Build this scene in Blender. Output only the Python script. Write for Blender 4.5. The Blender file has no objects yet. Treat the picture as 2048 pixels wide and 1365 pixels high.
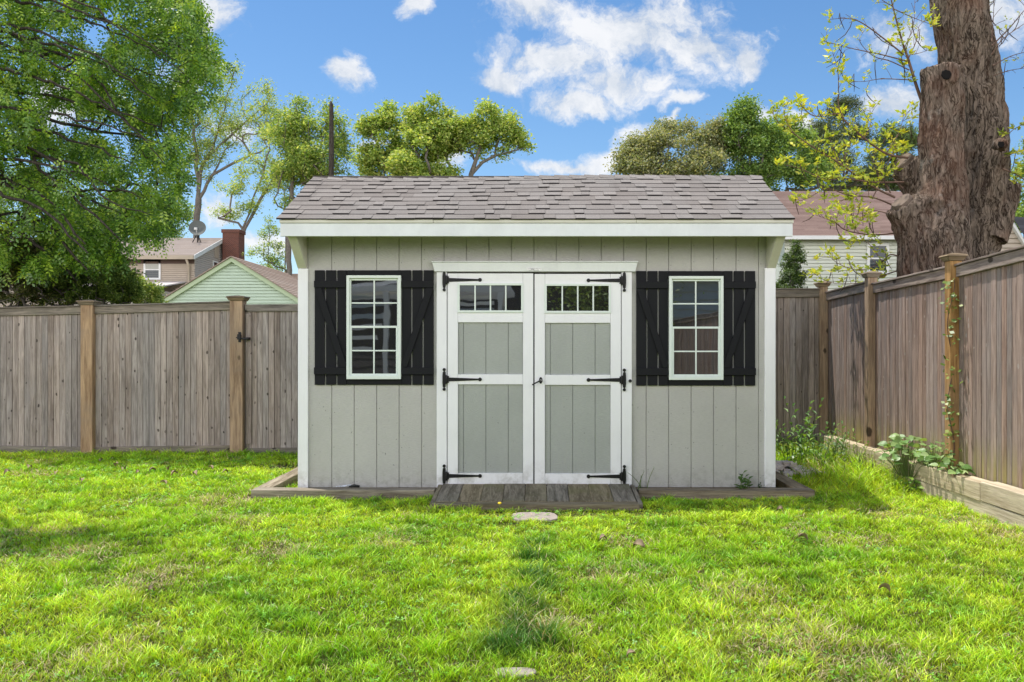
import bpy, bmesh, math, random
import numpy as np
from mathutils import Vector, Matrix, noise as mnoise

random.seed(7)
RNG = np.random.default_rng(7)
scene = bpy.context.scene
COL = scene.collection
F = 1700.0            # focal length in pixels of the 2048 px wide photograph
VX, VY = 1073.0, 700.0
CAMZ = 1.25


def at(px, py, Y):
    """a point measured in the photograph, at distance Y from the camera"""
    return Vector(((px - VX) * Y / F, Y, CAMZ + (VY - py) * Y / F))


# ------------------------------------------------------------------ materials
def new_mat(name):
    m = bpy.data.materials.new(name)
    m.use_nodes = True
    nt = m.node_tree
    nt.nodes.clear()
    out = nt.nodes.new('ShaderNodeOutputMaterial')
    return m, nt, out


class G:
    """small node graph helper"""
    def __init__(s, nt):
        s.nt = nt

    def n(s, typ, **kw):
        nd = s.nt.nodes.new(typ)
        for k, v in kw.items():
            setattr(nd, k, v)
        return nd

    def link(s, a, b):
        s.nt.links.new(a, b)

    def val(s, sock, v):
        if hasattr(v, 'is_linked') or isinstance(v, bpy.types.NodeSocket):
            s.nt.links.new(v, sock)
        else:
            sock.default_value = v

    def math(s, op, a, b=0.0, c=None, clamp=False):
        nd = s.n('ShaderNodeMath', operation=op, use_clamp=clamp)
        s.val(nd.inputs[0], a)
        s.val(nd.inputs[1], b)
        if c is not None:
            s.val(nd.inputs[2], c)
        return nd.outputs[0]

    def vmath(s, op, a, b=None, scale=None):
        nd = s.n('ShaderNodeVectorMath', operation=op)
        s.val(nd.inputs[0], a)
        if b is not None:
            s.val(nd.inputs[1], b)
        if scale is not None:
            s.val(nd.inputs['Scale'], scale)
        return nd.outputs['Value'] if op in ('LENGTH', 'DOT_PRODUCT', 'DISTANCE') else nd.outputs[0]

    def noise(s, vec, scale=5, detail=4, rough=0.55, dist=0.0):
        nd = s.n('ShaderNodeTexNoise')
        s.link(vec, nd.inputs['Vector'])
        nd.inputs['Scale'].default_value = scale
        nd.inputs['Detail'].default_value = detail
        nd.inputs['Roughness'].default_value = rough
        nd.inputs['Distortion'].default_value = dist
        return nd

    def smooth(s, v, a, b, lo=0.0, hi=1.0):
        nd = s.n('ShaderNodeMapRange', interpolation_type='SMOOTHSTEP')
        s.val(nd.inputs[0], v)
        nd.inputs[1].default_value = a
        nd.inputs[2].default_value = b
        nd.inputs[3].default_value = lo
        nd.inputs[4].default_value = hi
        return nd.outputs[0]

    def mix(s, f, a, b, blend='MIX'):
        nd = s.n('ShaderNodeMix', data_type='RGBA', blend_type=blend)
        s.val(nd.inputs[0], f)
        s.val(nd.inputs[6], a if not isinstance(a, tuple) else (*a[:3], 1))
        s.val(nd.inputs[7], b if not isinstance(b, tuple) else (*b[:3], 1))
        return nd.outputs[2]

    def bump(s, h, strength=0.3, dist=0.01):
        nd = s.n('ShaderNodeBump')
        nd.inputs['Strength'].default_value = strength
        nd.inputs['Distance'].default_value = dist
        s.link(h, nd.inputs['Height'])
        return nd.outputs[0]

    def pbsdf(s, out, col, rough=0.7, spec=0.3, normal=None, metal=0.0):
        p = s.n('ShaderNodeBsdfPrincipled')
        s.val(p.inputs['Base Color'], col if not isinstance(col, tuple) else (*col[:3], 1))
        s.val(p.inputs['Roughness'], rough)
        p.inputs['Specular IOR Level'].default_value = spec
        p.inputs['Metallic'].default_value = metal
        if normal is not None:
            s.link(normal, p.inputs['Normal'])
        s.link(p.outputs[0], out.inputs[0])
        return p


def wood(name, dark, light, axis='Z', knots=0.0, knot_col=(0.03, 0.02, 0.015), algae=None, tone=0.45,
         rough=0.8, scale=1.0, pale_knots=False, weather=None):
    m, nt, out = new_mat(name)
    g = G(nt)
    tc = g.n('ShaderNodeTexCoord').outputs['Object']
    at_ = g.n('ShaderNodeAttribute', attribute_name='rnd')
    r = at_.outputs['Fac']
    off = g.n('ShaderNodeCombineXYZ')
    g.link(g.math('MULTIPLY', r, 37.0), off.inputs[0])
    g.link(g.math('MULTIPLY', r, 23.0), off.inputs[1])
    g.link(g.math('MULTIPLY', r, 51.0), off.inputs[2])
    p = g.vmath('ADD', tc, off.outputs[0])
    st = {'X': (0.07, 1, 1), 'Y': (1, 0.07, 1), 'Z': (1, 1, 0.07)}[axis]
    ps = g.vmath('MULTIPLY', p, st)
    n1 = g.noise(ps, 14 * scale, 5, 0.6, 1.2).outputs['Fac']
    n2 = g.noise(ps, 75 * scale, 4, 0.7, 0.4).outputs['Fac']
    n3 = g.noise(p, 2.2, 4, 0.6).outputs['Fac']
    f = g.math('ADD', g.math('MULTIPLY', n1, 0.55), g.math('MULTIPLY', n2, 0.45))
    f = g.smooth(f, 0.36, 0.64)
    col = g.mix(f, dark, light)
    # blotchy weathering
    if weather:
        col = g.mix(g.smooth(n3, 0.48, 0.75, 0, 0.7), col, weather)
    hsv = g.n('ShaderNodeHueSaturation')
    g.link(col, hsv.inputs['Color'])
    g.link(g.math('MULTIPLY_ADD', r, tone, 1 - tone / 2), hsv.inputs['Value'])
    g.link(g.math('MULTIPLY_ADD', g.math('FRACT', g.math('MULTIPLY', r, 7.3)), 0.5, 0.75), hsv.inputs['Saturation'])
    col = hsv.outputs[0]
    h = f
    if knots:
        vo = g.n('ShaderNodeTexVoronoi', voronoi_dimensions='2D')
        kp = g.vmath('ADD', p, g.vmath('SCALE', g.noise(tc, 24, 2).outputs['Color'], scale=0.015))
        ks = g.n('ShaderNodeSeparateXYZ')
        g.link(kp, ks.inputs[0])
        ia, ib = {'X': (2, 0), 'Y': (2, 1), 'Z': (None, 2)}[axis]
        kc = g.n('ShaderNodeCombineXYZ')
        across = g.math('ADD', ks.outputs[0], ks.outputs[1]) if ia is None else ks.outputs[ia]
        g.link(across, kc.inputs[0])
        g.link(g.math('MULTIPLY', ks.outputs[ib], 0.6), kc.inputs[1])
        g.link(kc.outputs[0], vo.inputs['Vector'])
        vo.inputs['Scale'].default_value = knots
        k = g.smooth(g.math('SUBTRACT', vo.outputs['Distance'], g.math('MULTIPLY', r, 0.05)), 0.025, 0.075, 1, 0)
        sep = g.n('ShaderNodeSeparateColor')
        g.link(vo.outputs['Color'], sep.inputs[0])
        pick = g.smooth(sep.outputs[0], 0.5, 0.85)
        k = g.math('MULTIPLY', k, pick)
        col = g.mix(g.math('MULTIPLY', k, 0.85), col, knot_col)
    if algae:
        sp = g.n('ShaderNodeSeparateXYZ')
        g.link(tc, sp.inputs[0])
        a = g.smooth(sp.outputs[2], algae[3], algae[4], 0.75, 0)
        a = g.math('MULTIPLY', a, g.smooth(g.noise(ps, 8, 3).outputs['Fac'], 0.35, 0.62))
        col = g.mix(a, col, tuple(algae[:3]))
    g.pbsdf(out, col, rough, 0.2, g.bump(h, 0.45, 0.004))
    return m


def paint(name, c, var=0.06, dirt=0.12, rough=0.55, bump=0.15, low_dirt=None, speckle=0.0):
    m, nt, out = new_mat(name)
    g = G(nt)
    tc = g.n('ShaderNodeTexCoord').outputs['Object']
    n = g.noise(tc, 3.0, 6, 0.65).outputs['Fac']
    n2 = g.noise(g.vmath('MULTIPLY', tc, (1, 1, 0.15)), 30, 4, 0.7).outputs['Fac']
    v = g.smooth(n, 0.3, 0.7)
    c2 = tuple(x * (1 - dirt) for x in c)
    col = g.mix(v, c2, c)
    col = g.mix(g.smooth(n2, 0.45, 0.8, 0, var * 3), col, tuple(x * 0.75 for x in c))
    if low_dirt:
        sp = g.n('ShaderNodeSeparateXYZ')
        g.link(tc, sp.inputs[0])
        a = g.smooth(sp.outputs[2], low_dirt[0], low_dirt[1], 0.55, 0)
        a = g.math('MULTIPLY', a, g.smooth(g.noise(tc, 9, 5, 0.7).outputs['Fac'], 0.4, 0.7))
        col = g.mix(a, col, (0.22, 0.2, 0.13))
    if speckle:
        vo = g.n('ShaderNodeTexVoronoi')
        g.link(g.vmath('MULTIPLY', tc, (1, 1, 0.6)), vo.inputs['Vector'])
        vo.inputs['Scale'].default_value = 22
        k = g.smooth(vo.outputs['Distance'], 0.05, 0.1, 1, 0)
        k = g.math('MULTIPLY', k, g.math('GREATER_THAN', g.noise(tc, 5, 2).outputs['Fac'], 0.62))
        col = g.mix(g.math('MULTIPLY', k, speckle), col, (0.1, 0.1, 0.09))
    g.pbsdf(out, col, rough, 0.3, g.bump(n2, bump, 0.003))
    return m


def siding_mat(name, c, low=True):
    """painted engineered wood siding with an embossed wavy grain"""
    m, nt, out = new_mat(name)
    g = G(nt)
    tc = g.n('ShaderNodeTexCoord').outputs['Object']
    r = g.n('ShaderNodeAttribute', attribute_name='rnd').outputs['Fac']
    off = g.n('ShaderNodeCombineXYZ')
    g.link(g.math('MULTIPLY', r, 31.0), off.inputs[2])
    p = g.vmath('ADD', tc, off.outputs[0])
    nz = g.noise(g.vmath('MULTIPLY', p, (0.5, 1, 1)), 5, 2).outputs['Fac']
    sp = g.n('ShaderNodeSeparateXYZ')
    g.link(tc, sp.inputs[0])
    # wavy cathedral grain
    wv = g.math('SINE', g.math('MULTIPLY', g.math('ADD', sp.outputs[2], g.math('MULTIPLY', nz, 0.6)), 260))
    nf = g.noise(g.vmath('MULTIPLY', p, (0.25, 1, 1.6)), 110, 3, 0.7).outputs['Fac']
    h = g.math('ADD', g.math('MULTIPLY', wv, 0.25), nf)
    big = g.noise(tc, 1.7, 6, 0.6).outputs['Fac']
    col = g.mix(g.smooth(big, 0.3, 0.7), tuple(x * 0.9 for x in c), c)
    col = g.mix(g.smooth(nf, 0.35, 0.75, 0.0, 0.32), col, tuple(x * 0.62 for x in c))
    if low:
        a = g.smooth(sp.outputs[2], 0.03, 0.30, 0.4, 0)
        a = g.math('MULTIPLY', a, g.smooth(g.noise(tc, 14, 5, 0.75).outputs['Fac'], 0.42, 0.7))
        col = g.mix(a, col, (0.16, 0.15, 0.1))
        vo = g.n('ShaderNodeTexVoronoi')
        g.link(g.vmath('MULTIPLY', g.vmath('ADD', tc, g.vmath('SCALE', g.noise(tc, 20, 2).outputs['Color'], scale=0.05)), (1, 1, 0.7)), vo.inputs['Vector'])
        vo.inputs['Scale'].default_value = 26
        k = g.smooth(vo.outputs['Distance'], 0.06, 0.14, 1, 0)
        k = g.math('MULTIPLY', k, g.smooth(g.noise(tc, 4.5, 2).outputs['Fac'], 0.50, 0.56))
        k = g.math('MULTIPLY', k, g.smooth(sp.outputs[2], 0.9, 0.75, 0, 1))
        col = g.mix(g.math('MULTIPLY', k, 0.6), col, (0.09, 0.09, 0.08))
    g.pbsdf(out, col, 0.6, 0.25, g.bump(h, 0.4, 0.003))
    return m


def plain(name, c, rough=0.5, metal=0.0, spec=0.4, bump=0.0, bscale=60):
    m, nt, out = new_mat(name)
    g = G(nt)
    tc = g.n('ShaderNodeTexCoord').outputs['Object']
    n = g.noise(tc, bscale, 4, 0.6).outputs['Fac']
    col = g.mix(g.smooth(n, 0.3, 0.7), tuple(x * 0.8 for x in c), c)
    g.pbsdf(out, col, rough, spec, g.bump(n, bump, 0.003) if bump else None, metal)
    return m


def leaf_mat(name, tint=(1, 1, 1), trans=0.4, gloss=0.06):
    """colour comes from the per-leaf vertex colours"""
    m, nt, out = new_mat(name)
    g = G(nt)
    a = g.n('ShaderNodeAttribute', attribute_name='col').outputs['Color']
    col = g.mix(1.0, a, tint, 'MULTIPLY')
    d = g.n('ShaderNodeBsdfDiffuse')
    g.link(col, d.inputs[0])
    t = g.n('ShaderNodeBsdfTranslucent')
    g.link(g.mix(1.0, col, (1.25, 1.15, 0.45), 'MULTIPLY'), t.inputs[0])
    mx = g.n('ShaderNodeMixShader')
    mx.inputs[0].default_value = trans
    g.link(d.outputs[0], mx.inputs[1])
    g.link(t.outputs[0], mx.inputs[2])
    gl = g.n('ShaderNodeBsdfGlossy')
    gl.inputs['Roughness'].default_value = 0.45
    mx2 = g.n('ShaderNodeMixShader')
    mx2.inputs[0].default_value = gloss
    g.link(mx.outputs[0], mx2.inputs[1])
    g.link(gl.outputs[0], mx2.inputs[2])
    g.link(mx2.outputs[0], out.inputs[0])
    return m


def glass_mat(name):
    m, nt, out = new_mat(name)
    g = G(nt)
    tc = g.n('ShaderNodeTexCoord').outputs['Object']
    n = g.noise(tc, 2.6, 2, 0.5).outputs['Fac']
    p = g.pbsdf(out, (0.022, 0.020, 0.019), 0.015, 1.0, g.bump(n, 0.07, 0.01))
    p.inputs['IOR'].default_value = 2.1
    return m


def bark_mat(name, dark, light, reddish=None, scale=1.0, fine=False):
    m, nt, out = new_mat(name)
    g = G(nt)
    tc = g.n('ShaderNodeTexCoord').outputs['Object']
    ds = g.vmath('ADD', tc, g.vmath('SCALE', g.noise(tc, 2.5, 3).outputs['Color'], scale=0.25))
    ps = g.vmath('MULTIPLY', ds, (1, 1, 0.11))
    n1 = g.noise(g.vmath('MULTIPLY', ds, (1, 1, 0.10)), 26 * scale, 8, 0.7, 0.8).outputs['Fac']
    ra = g.noise(ps, 19 * scale, 4, 0.6, 0.5).outputs['Fac']
    rb = g.noise(g.vmath('MULTIPLY', ds, (1, 1, 0.2)), 34 * scale, 5, 0.65, 0.4).outputs['Fac']
    crack = g.smooth(g.math('ABSOLUTE', g.math('SUBTRACT', ra, 0.5)), 0.0, 0.055)
    crack2 = g.smooth(g.math('ABSOLUTE', g.math('SUBTRACT', rb, 0.5)), 0.0, 0.06)
    h = g.math('ADD', g.math('ADD', g.math('MULTIPLY', crack, 0.28), g.math('MULTIPLY', crack2, 0.14)), g.math('MULTIPLY', n1, 0.75))
    col = g.mix(g.smooth(h, 0.35, 0.95), dark, light)
    if reddish:
        big = g.noise(tc, 1.6, 4, 0.6).outputs['Fac']
        col = g.mix(g.smooth(big, 0.45, 0.68, 0, 0.55), col, reddish)
        lich = g.noise(tc, 3.5, 5, 0.7).outputs['Fac']
        col = g.mix(g.smooth(lich, 0.6, 0.72, 0, 0.35), col, (0.42, 0.42, 0.38))
    g.pbsdf(out, col, 0.9, 0.1, g.bump(h, 1.0, 0.03 * (1 if not fine else 0.3)))
    return m


M = {}
M['siding'] = siding_mat('shed_siding_paint', (0.54, 0.53, 0.50))
M['door_panel'] = siding_mat('door_panel_paint', (0.42, 0.44, 0.41), True)
M['white'] = paint('white_trim_paint', (0.90, 0.90, 0.92), dirt=0.04, low_dirt=(0.0, 0.35))
M['fascia'] = paint('white_fascia_paint', (0.83, 0.86, 0.85))
M['cream'] = paint('cream_bracket_paint', (0.70, 0.69, 0.58))
M['vinyl'] = paint('white_vinyl', (0.78, 0.85, 0.80), var=0.0, dirt=0.03, rough=0.35, bump=0.0)
M['black'] = paint('black_shutter_paint', (0.0085, 0.009, 0.0115), rough=0.75, bump=0.4)
M['house_glass'] = plain('house_window_glass', (0.03, 0.04, 0.05), 0.12, spec=0.5)
M['iron'] = plain('black_iron', (0.012, 0.012, 0.013), 0.45, 0.2, bump=0.3, bscale=200)
M['steel'] = plain('dull_steel', (0.45, 0.45, 0.46), 0.3, 0.9)
M['glass'] = glass_mat('window_glass')
M['fence'] = wood('weathered_cedar_boards', (0.215, 0.178, 0.155), (0.48, 0.41, 0.365), 'Z', knots=8.0, tone=0.35, weather=(0.345, 0.305, 0.285))
M['fence_r'] = wood('weathered_cedar_boards_sunny_side', (0.19, 0.135, 0.11), (0.41, 0.315, 0.27), 'Z', knots=8.0, knot_col=(0.42, 0.36, 0.32), tone=0.35, algae=(0.30, 0.27, 0.07, 0.25, 0.62), weather=(0.27, 0.22, 0.20))
M['rail'] = wood('weathered_rail_wood', (0.12, 0.105, 0.085), (0.31, 0.265, 0.22), 'X', knots=4, tone=0.3, weather=(0.17, 0.16, 0.12))
M['rail_y'] = wood('weathered_side_rail_wood', (0.16, 0.125, 0.11), (0.36, 0.30, 0.26), 'Y', knots=4, tone=0.3)
M['post'] = wood('orange_pine_post', (0.25, 0.15, 0.08), (0.54, 0.355, 0.20), 'Z', knots=3, tone=0.08, weather=(0.34, 0.25, 0.17))
M['cap'] = wood('weathered_post_cap', (0.16, 0.12, 0.08), (0.34, 0.27, 0.19), 'X', tone=0.2)
M['timber_y'] = wood('pale_landscape_timber', (0.36, 0.29, 0.19), (0.64, 0.55, 0.40), 'Y', knots=3, knot_col=(0.16, 0.10, 0.05), tone=0.2, scale=0.8, weather=(0.46, 0.38, 0.27))
M['edge_x'] = wood('grey_border_timber', (0.16, 0.12, 0.075), (0.42, 0.35, 0.24), 'X', tone=0.2)
M['edge_y'] = wood('grey_border_timber_side', (0.18, 0.14, 0.09), (0.46, 0.39, 0.28), 'Y', tone=0.2)
M['ramp'] = wood('mossy_ramp_boards', (0.12, 0.098, 0.062), (0.34, 0.29, 0.205), 'Y', tone=0.12, weather=(0.18, 0.17, 0.085))
M['ramp_x'] = wood('mossy_ramp_front_board', (0.12, 0.10, 0.065), (0.32, 0.275, 0.195), 'X', tone=0.2, weather=(0.16, 0.155, 0.08))
M['leaf'] = leaf_mat('tree_leaves')
M['leaf_far'] = leaf_mat('distant_leaves', trans=0.45, gloss=0.03)
M['needle'] = leaf_mat('evergreen_needles', trans=0.12, gloss=0.03)
M['grass'] = leaf_mat('grass_blades', trans=0.30, gloss=0.03)
M['bark'] = bark_mat('dark_branch_bark', (0.03, 0.025, 0.02), (0.10, 0.085, 0.07), fine=True)
M['bark_far'] = bark_mat('distant_grey_bark', (0.09, 0.08, 0.07), (0.24, 0.21, 0.18), fine=True)
M['bark_big'] = bark_mat('furrowed_grey_bark', (0.032, 0.021, 0.015), (0.34, 0.265, 0.205), reddish=(0.20, 0.10, 0.065))
M['sprout'] = plain('brown_sprout_bark', (0.17, 0.10, 0.07), 0.8)
M['pod'] = plain('dark_brown_pod', (0.055, 0.03, 0.018), 0.7)
M['cutwood'] = plain('grey_cut_wood', (0.20, 0.15, 0.115), 0.9, bump=0.8, bscale=25)
M['hollow'] = plain('hollow_black', (0.008, 0.006, 0.005), 1.0)
M['stone'] = plain('pale_pink_stone', (0.40, 0.34, 0.30), 0.9, bump=0.6, bscale=30)
M['debris'] = plain('pale_dry_debris', (0.85, 0.76, 0.68), 0.9, bump=0.9, bscale=40)
M['leafdry'] = plain('dry_brown_leaf', (0.36, 0.27, 0.17), 0.8, bump=0.4)
M['foil'] = plain('crumpled_white_film', (0.72, 0.74, 0.78), 0.35, bump=0.5, bscale=40)
M['blackplastic'] = plain('black_plastic', (0.02, 0.022, 0.02), 0.4)
M['yellow'] = plain('dandelion_yellow', (0.85, 0.6, 0.03), 0.7)


def shingle_mat(name, a, b, c):
    m, nt, out = new_mat(name)
    g = G(nt)
    tc = g.n('ShaderNodeTexCoord').outputs['Object']
    r = g.n('ShaderNodeAttribute', attribute_name='rnd').outputs['Fac']
    n = g.noise(tc, 170, 3, 0.8).outputs['Fac']
    n2 = g.noise(tc, 1.2, 5, 0.6).outputs['Fac']
    col = g.mix(r, a, b)
    col = g.mix(g.smooth(n2, 0.4, 0.65, 0, 0.5), col, c)
    n4 = g.noise(g.vmath('MULTIPLY', tc, (1, 0.25, 0.25)), 5, 4, 0.6).outputs['Fac']
    col = g.mix(g.smooth(n4, 0.55, 0.75, 0, 0.35), col, tuple(x * 0.6 for x in a))
    col = g.mix(g.smooth(n, 0.3, 0.7, 0.45, 0.0), col, tuple(x * 0.35 for x in a))
    g.pbsdf(out, col, 0.95, 0.1, g.bump(n, 0.7, 0.004))
    return m


M['shingle'] = shingle_mat('grey_brown_shingles', (0.225, 0.20, 0.182), (0.36, 0.33, 0.305), (0.29, 0.275, 0.26))
M['roof_left'] = shingle_mat('beige_grey_roof', (0.38, 0.32, 0.28), (0.47, 0.40, 0.36), (0.42, 0.36, 0.33))
M['roof_garage'] = shingle_mat('tan_roof', (0.36, 0.27, 0.22), (0.46, 0.37, 0.31), (0.40, 0.32, 0.27))
M['roof_brown'] = shingle_mat('red_brown_roof', (0.20, 0.135, 0.115), (0.30, 0.215, 0.185), (0.27, 0.19, 0.165))
M['roof_dark'] = shingle_mat('dark_grey_roof', (0.07, 0.07, 0.08), (0.12, 0.12, 0.14), (0.1, 0.1, 0.11))
M['beige_lap'] = paint('beige_lap_siding', (0.46, 0.385, 0.31), dirt=0.08)
M['beige_side'] = paint('pale_beige_lap_siding', (0.52, 0.46, 0.41), dirt=0.08)
M['mint'] = paint('mint_lap_siding', (0.55, 0.66, 0.53), dirt=0.06)
M['mint_trim'] = paint('pale_mint_trim', (0.50, 0.60, 0.40), dirt=0.06)
M['cream_lap'] = paint('cream_lap_siding', (0.60, 0.62, 0.54), dirt=0.05)
M['house_white'] = paint('house_white_trim', (0.78, 0.78, 0.77))
M['brown_trim'] = paint('dark_brown_trim', (0.10, 0.06, 0.045))
M['tan_trim'] = paint('tan_trim', (0.48, 0.40, 0.31))
M['grey_lap'] = paint('grey_lap_siding', (0.35, 0.34, 0.33))


def brick_mat():
    m, nt, out = new_mat('red_brick')
    g = G(nt)
    tc = g.n('ShaderNodeTexCoord').outputs['Object']
    sp = g.n('ShaderNodeSeparateXYZ')
    g.link(tc, sp.inputs[0])
    cb = g.n('ShaderNodeCombineXYZ')
    g.link(g.math('ADD', sp.outputs[0], sp.outputs[1]), cb.inputs[0])
    g.link(sp.outputs[2], cb.inputs[1])
    b = g.n('ShaderNodeTexBrick')
    g.link(cb.outputs[0], b.inputs['Vector'])
    b.inputs['Scale'].default_value = 4.5
    b.inputs['Color1'].default_value = (0.20, 0.065, 0.045, 1)
    b.inputs['Color2'].default_value = (0.13, 0.045, 0.035, 1)
    b.inputs['Mortar'].default_value = (0.25, 0.2, 0.17, 1)
    b.inputs['Mortar Size'].default_value = 0.02
    g.pbsdf(out, b.outputs[0], 0.9, 0.1)
    return m


M['brick'] = brick_mat()


# ------------------------------------------------------------------ mesh builder
class MB:
    def __init__(s):
        s.v, s.f, s.r, s.mi = [], [], [], []
        s.smooth = []

    def add(s, vs, fs, rnd=None, mi=0, sm=False):
        b = len(s.v)
        if rnd is None:
            rnd = random.random()
        s.v += [tuple(p) for p in vs]
        s.r += [rnd] * len(vs)
        s.f += [tuple(b + i for i in f) for f in fs]
        s.mi += [mi] * len(fs)
        s.smooth += [sm] * len(fs)

    def box(s, x0, x1, y0, y1, z0, z1, rnd=None, mi=0):
        s.add([(x0, y0, z0), (x1, y0, z0), (x1, y1, z0), (x0, y1, z0), (x0, y0, z1), (x1, y0, z1), (x1, y1, z1), (x0, y1, z1)],
              [(0, 3, 2, 1), (4, 5, 6, 7), (0, 1, 5, 4), (1, 2, 6, 5), (2, 3, 7, 6), (3, 0, 4, 7)], rnd, mi)

    def hexa(s, p, rnd=None, mi=0):
        """8 corners: bottom ring then top ring"""
        s.add(p, [(0, 3, 2, 1), (4, 5, 6, 7), (0, 1, 5, 4), (1, 2, 6, 5), (2, 3, 7, 6), (3, 0, 4, 7)], rnd, mi)

    def prism(s, poly, a, b, axis='Y', rnd=None, mi=0):
        """extrude a 2D polygon; axis Y: poly is (x,z), X: poly is (y,z), Z: poly is (x,y)"""
        def P(u, v, w):
            return {'Y': (u, w, v), 'X': (w, u, v), 'Z': (u, v, w)}[axis]
        n = len(poly)
        vs = [P(u, v, a) for u, v in poly] + [P(u, v, b) for u, v in poly]
        fs = [tuple(range(n)), tuple(range(2 * n - 1, n - 1, -1))]
        fs += [(i, i + n, (i + 1) % n + n, (i + 1) % n) for i in range(n)]
        s.add(vs, fs, rnd, mi)

    def tube(s, pts, rad, n=8, rnd=None, mi=0, caps=True):
        pts = [Vector(p) for p in pts]
        if not hasattr(rad, '__len__'):
            rad = [rad] * len(pts)
        vs, fs = [], []
        t0 = (pts[1] - pts[0]).normalized()
        up = Vector((0, 0, 1)) if abs(t0.z) < 0.9 else Vector((1, 0, 0))
        u = t0.cross(up).normalized()
        for i, p in enumerate(pts):
            a = pts[max(i - 1, 0)]
            b = pts[min(i + 1, len(pts) - 1)]
            t = (b - a)
            t = t.normalized() if t.length > 1e-9 else t0
            u = (u - t * u.dot(t))
            u = u.normalized() if u.length > 1e-6 else t.orthogonal().normalized()
            w = t.cross(u)
            for k in range(n):
                an = 2 * math.pi * k / n
                vs.append(p + (u * math.cos(an) + w * math.sin(an)) * rad[i])
        for i in range(len(pts) - 1):
            for k in range(n):
                k2 = (k + 1) % n
                fs.append((i * n + k, i * n + k2, (i + 1) * n + k2, (i + 1) * n + k))
        if caps:
            fs.append(tuple(range(n - 1, -1, -1)))
            fs.append(tuple(range((len(pts) - 1) * n, len(pts) * n)))
        s.add(vs, fs, rnd, mi, True)

    def disc(s, c, r, y0, y1, n=14, rnd=None, mi=0):
        """a short cylinder along Y"""
        s.prism([(c[0] + r * math.cos(2 * math.pi * k / n), c[1] + r * math.sin(2 * math.pi * k / n)) for k in range(n)], y0, y1, 'Y', rnd, mi)

    def build(s, name, mats, parent=None, bevel=0.0, origin=None):
        org = Vector(origin) if origin is not None else (Vector(ORIG[parent.name]) if parent is not None else Vector((0, 0, 0)))
        me = bpy.data.meshes.new(name)
        me.from_pydata([tuple(Vector(p) - org) for p in s.v], [], s.f)
        if not isinstance(mats, (list, tuple)):
            mats = [mats]
        for m in mats:
            me.materials.append(m)
        me.polygons.foreach_set('material_index', s.mi)
        me.polygons.foreach_set('use_smooth', s.smooth)
        a = me.attributes.new('rnd', 'FLOAT', 'POINT')
        a.data.foreach_set('value', s.r)
        bm = bmesh.new()
        bm.from_mesh(me)
        bmesh.ops.recalc_face_normals(bm, faces=bm.faces)
        bm.to_mesh(me)
        bm.free()
        o = bpy.data.objects.new(name, me)
        COL.objects.link(o)
        if parent is not None:
            o.parent = parent
        else:
            o.location = org
        ORIG[o.name] = tuple(org)
        if bevel:
            b = o.modifiers.new('bevel', 'BEVEL')
            b.width = bevel
            b.segments = 2
            b.limit_method = 'ANGLE'
        return o


ORIG = {}


def thing(name, label, cat, loc=(0, 0, 0), group=None):
    o = bpy.data.objects.new(name, None)
    COL.objects.link(o)
    o.location = loc
    o.empty_display_size = 0.2
    o['label'] = label
    o['category'] = cat
    if group:
        o['group'] = group
    ORIG[o.name] = tuple(loc)
    return o


def tag(o, label=None, cat=None, group=None, kind=None):
    if label:
        o['label'] = label
    if cat:
        o['category'] = cat
    if group:
        o['group'] = group
    if kind:
        o['kind'] = kind
    return o


def np_mesh(name, V, quads=None, tris=None, col=None, mats=None, parent=None, origin=(0, 0, 0), smooth=False):
    """fast mesh from numpy arrays; col is per-vertex RGB"""
    org = np.array(ORIG[parent.name] if parent is not None else origin, dtype=np.float32)
    V = V.astype(np.float32) - org
    nq = 0 if quads is None else len(quads)
    nt_ = 0 if tris is None else len(tris)
    loops = np.concatenate([a.reshape(-1) for a in (quads, tris) if a is not None]).astype(np.int32)
    starts = np.concatenate([np.arange(nq) * 4, nq * 4 + np.arange(nt_) * 3]).astype(np.int32)
    me = bpy.data.meshes.new(name)
    me.vertices.add(len(V))
    me.vertices.foreach_set('co', V.reshape(-1))
    me.loops.add(len(loops))
    me.loops.foreach_set('vertex_index', loops)
    me.polygons.add(nq + nt_)
    me.polygons.foreach_set('loop_start', starts)
    me.polygons.foreach_set('use_smooth', np.full(nq + nt_, smooth))
    me.update(calc_edges=True)
    if col is not None:
        a = me.attributes.new('col', 'FLOAT_COLOR', 'POINT')
        c4 = np.ones((len(V), 4), dtype=np.float32)
        c4[:, :3] = col
        a.data.foreach_set('color', c4.reshape(-1))
    for m in (mats or []):
        me.materials.append(m)
    o = bpy.data.objects.new(name, me)
    COL.objects.link(o)
    if parent is not None:
        o.parent = parent
        ORIG[o.name] = tuple(ORIG[parent.name])
    else:
        o.location = origin
        ORIG[o.name] = tuple(origin)
    return o


# value noise in numpy
_LAT = np.random.default_rng(3).random((256, 256))


def vnoise(x, y, s):
    x = x * s + 1000.3
    y = y * s + 1000.7
    xi = np.floor(x).astype(int)
    yi = np.floor(y).astype(int)
    fx = x - xi
    fy = y - yi
    fx = fx * fx * (3 - 2 * fx)
    fy = fy * fy * (3 - 2 * fy)
    g = lambda a, b: _LAT[a & 255, b & 255]
    return (g(xi, yi) * (1 - fx) + g(xi + 1, yi) * fx) * (1 - fy) + (g(xi, yi + 1) * (1 - fx) + g(xi + 1, yi + 1) * fx) * fy


def fbm(x, y, s, o=3):
    t = 0
    a = 0.5
    n = 0
    for i in range(o):
        t = t + a * vnoise(x + 17 * i, y - 9 * i, s * 2 ** i)
        n += a
        a *= 0.5
    return t / n


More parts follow.
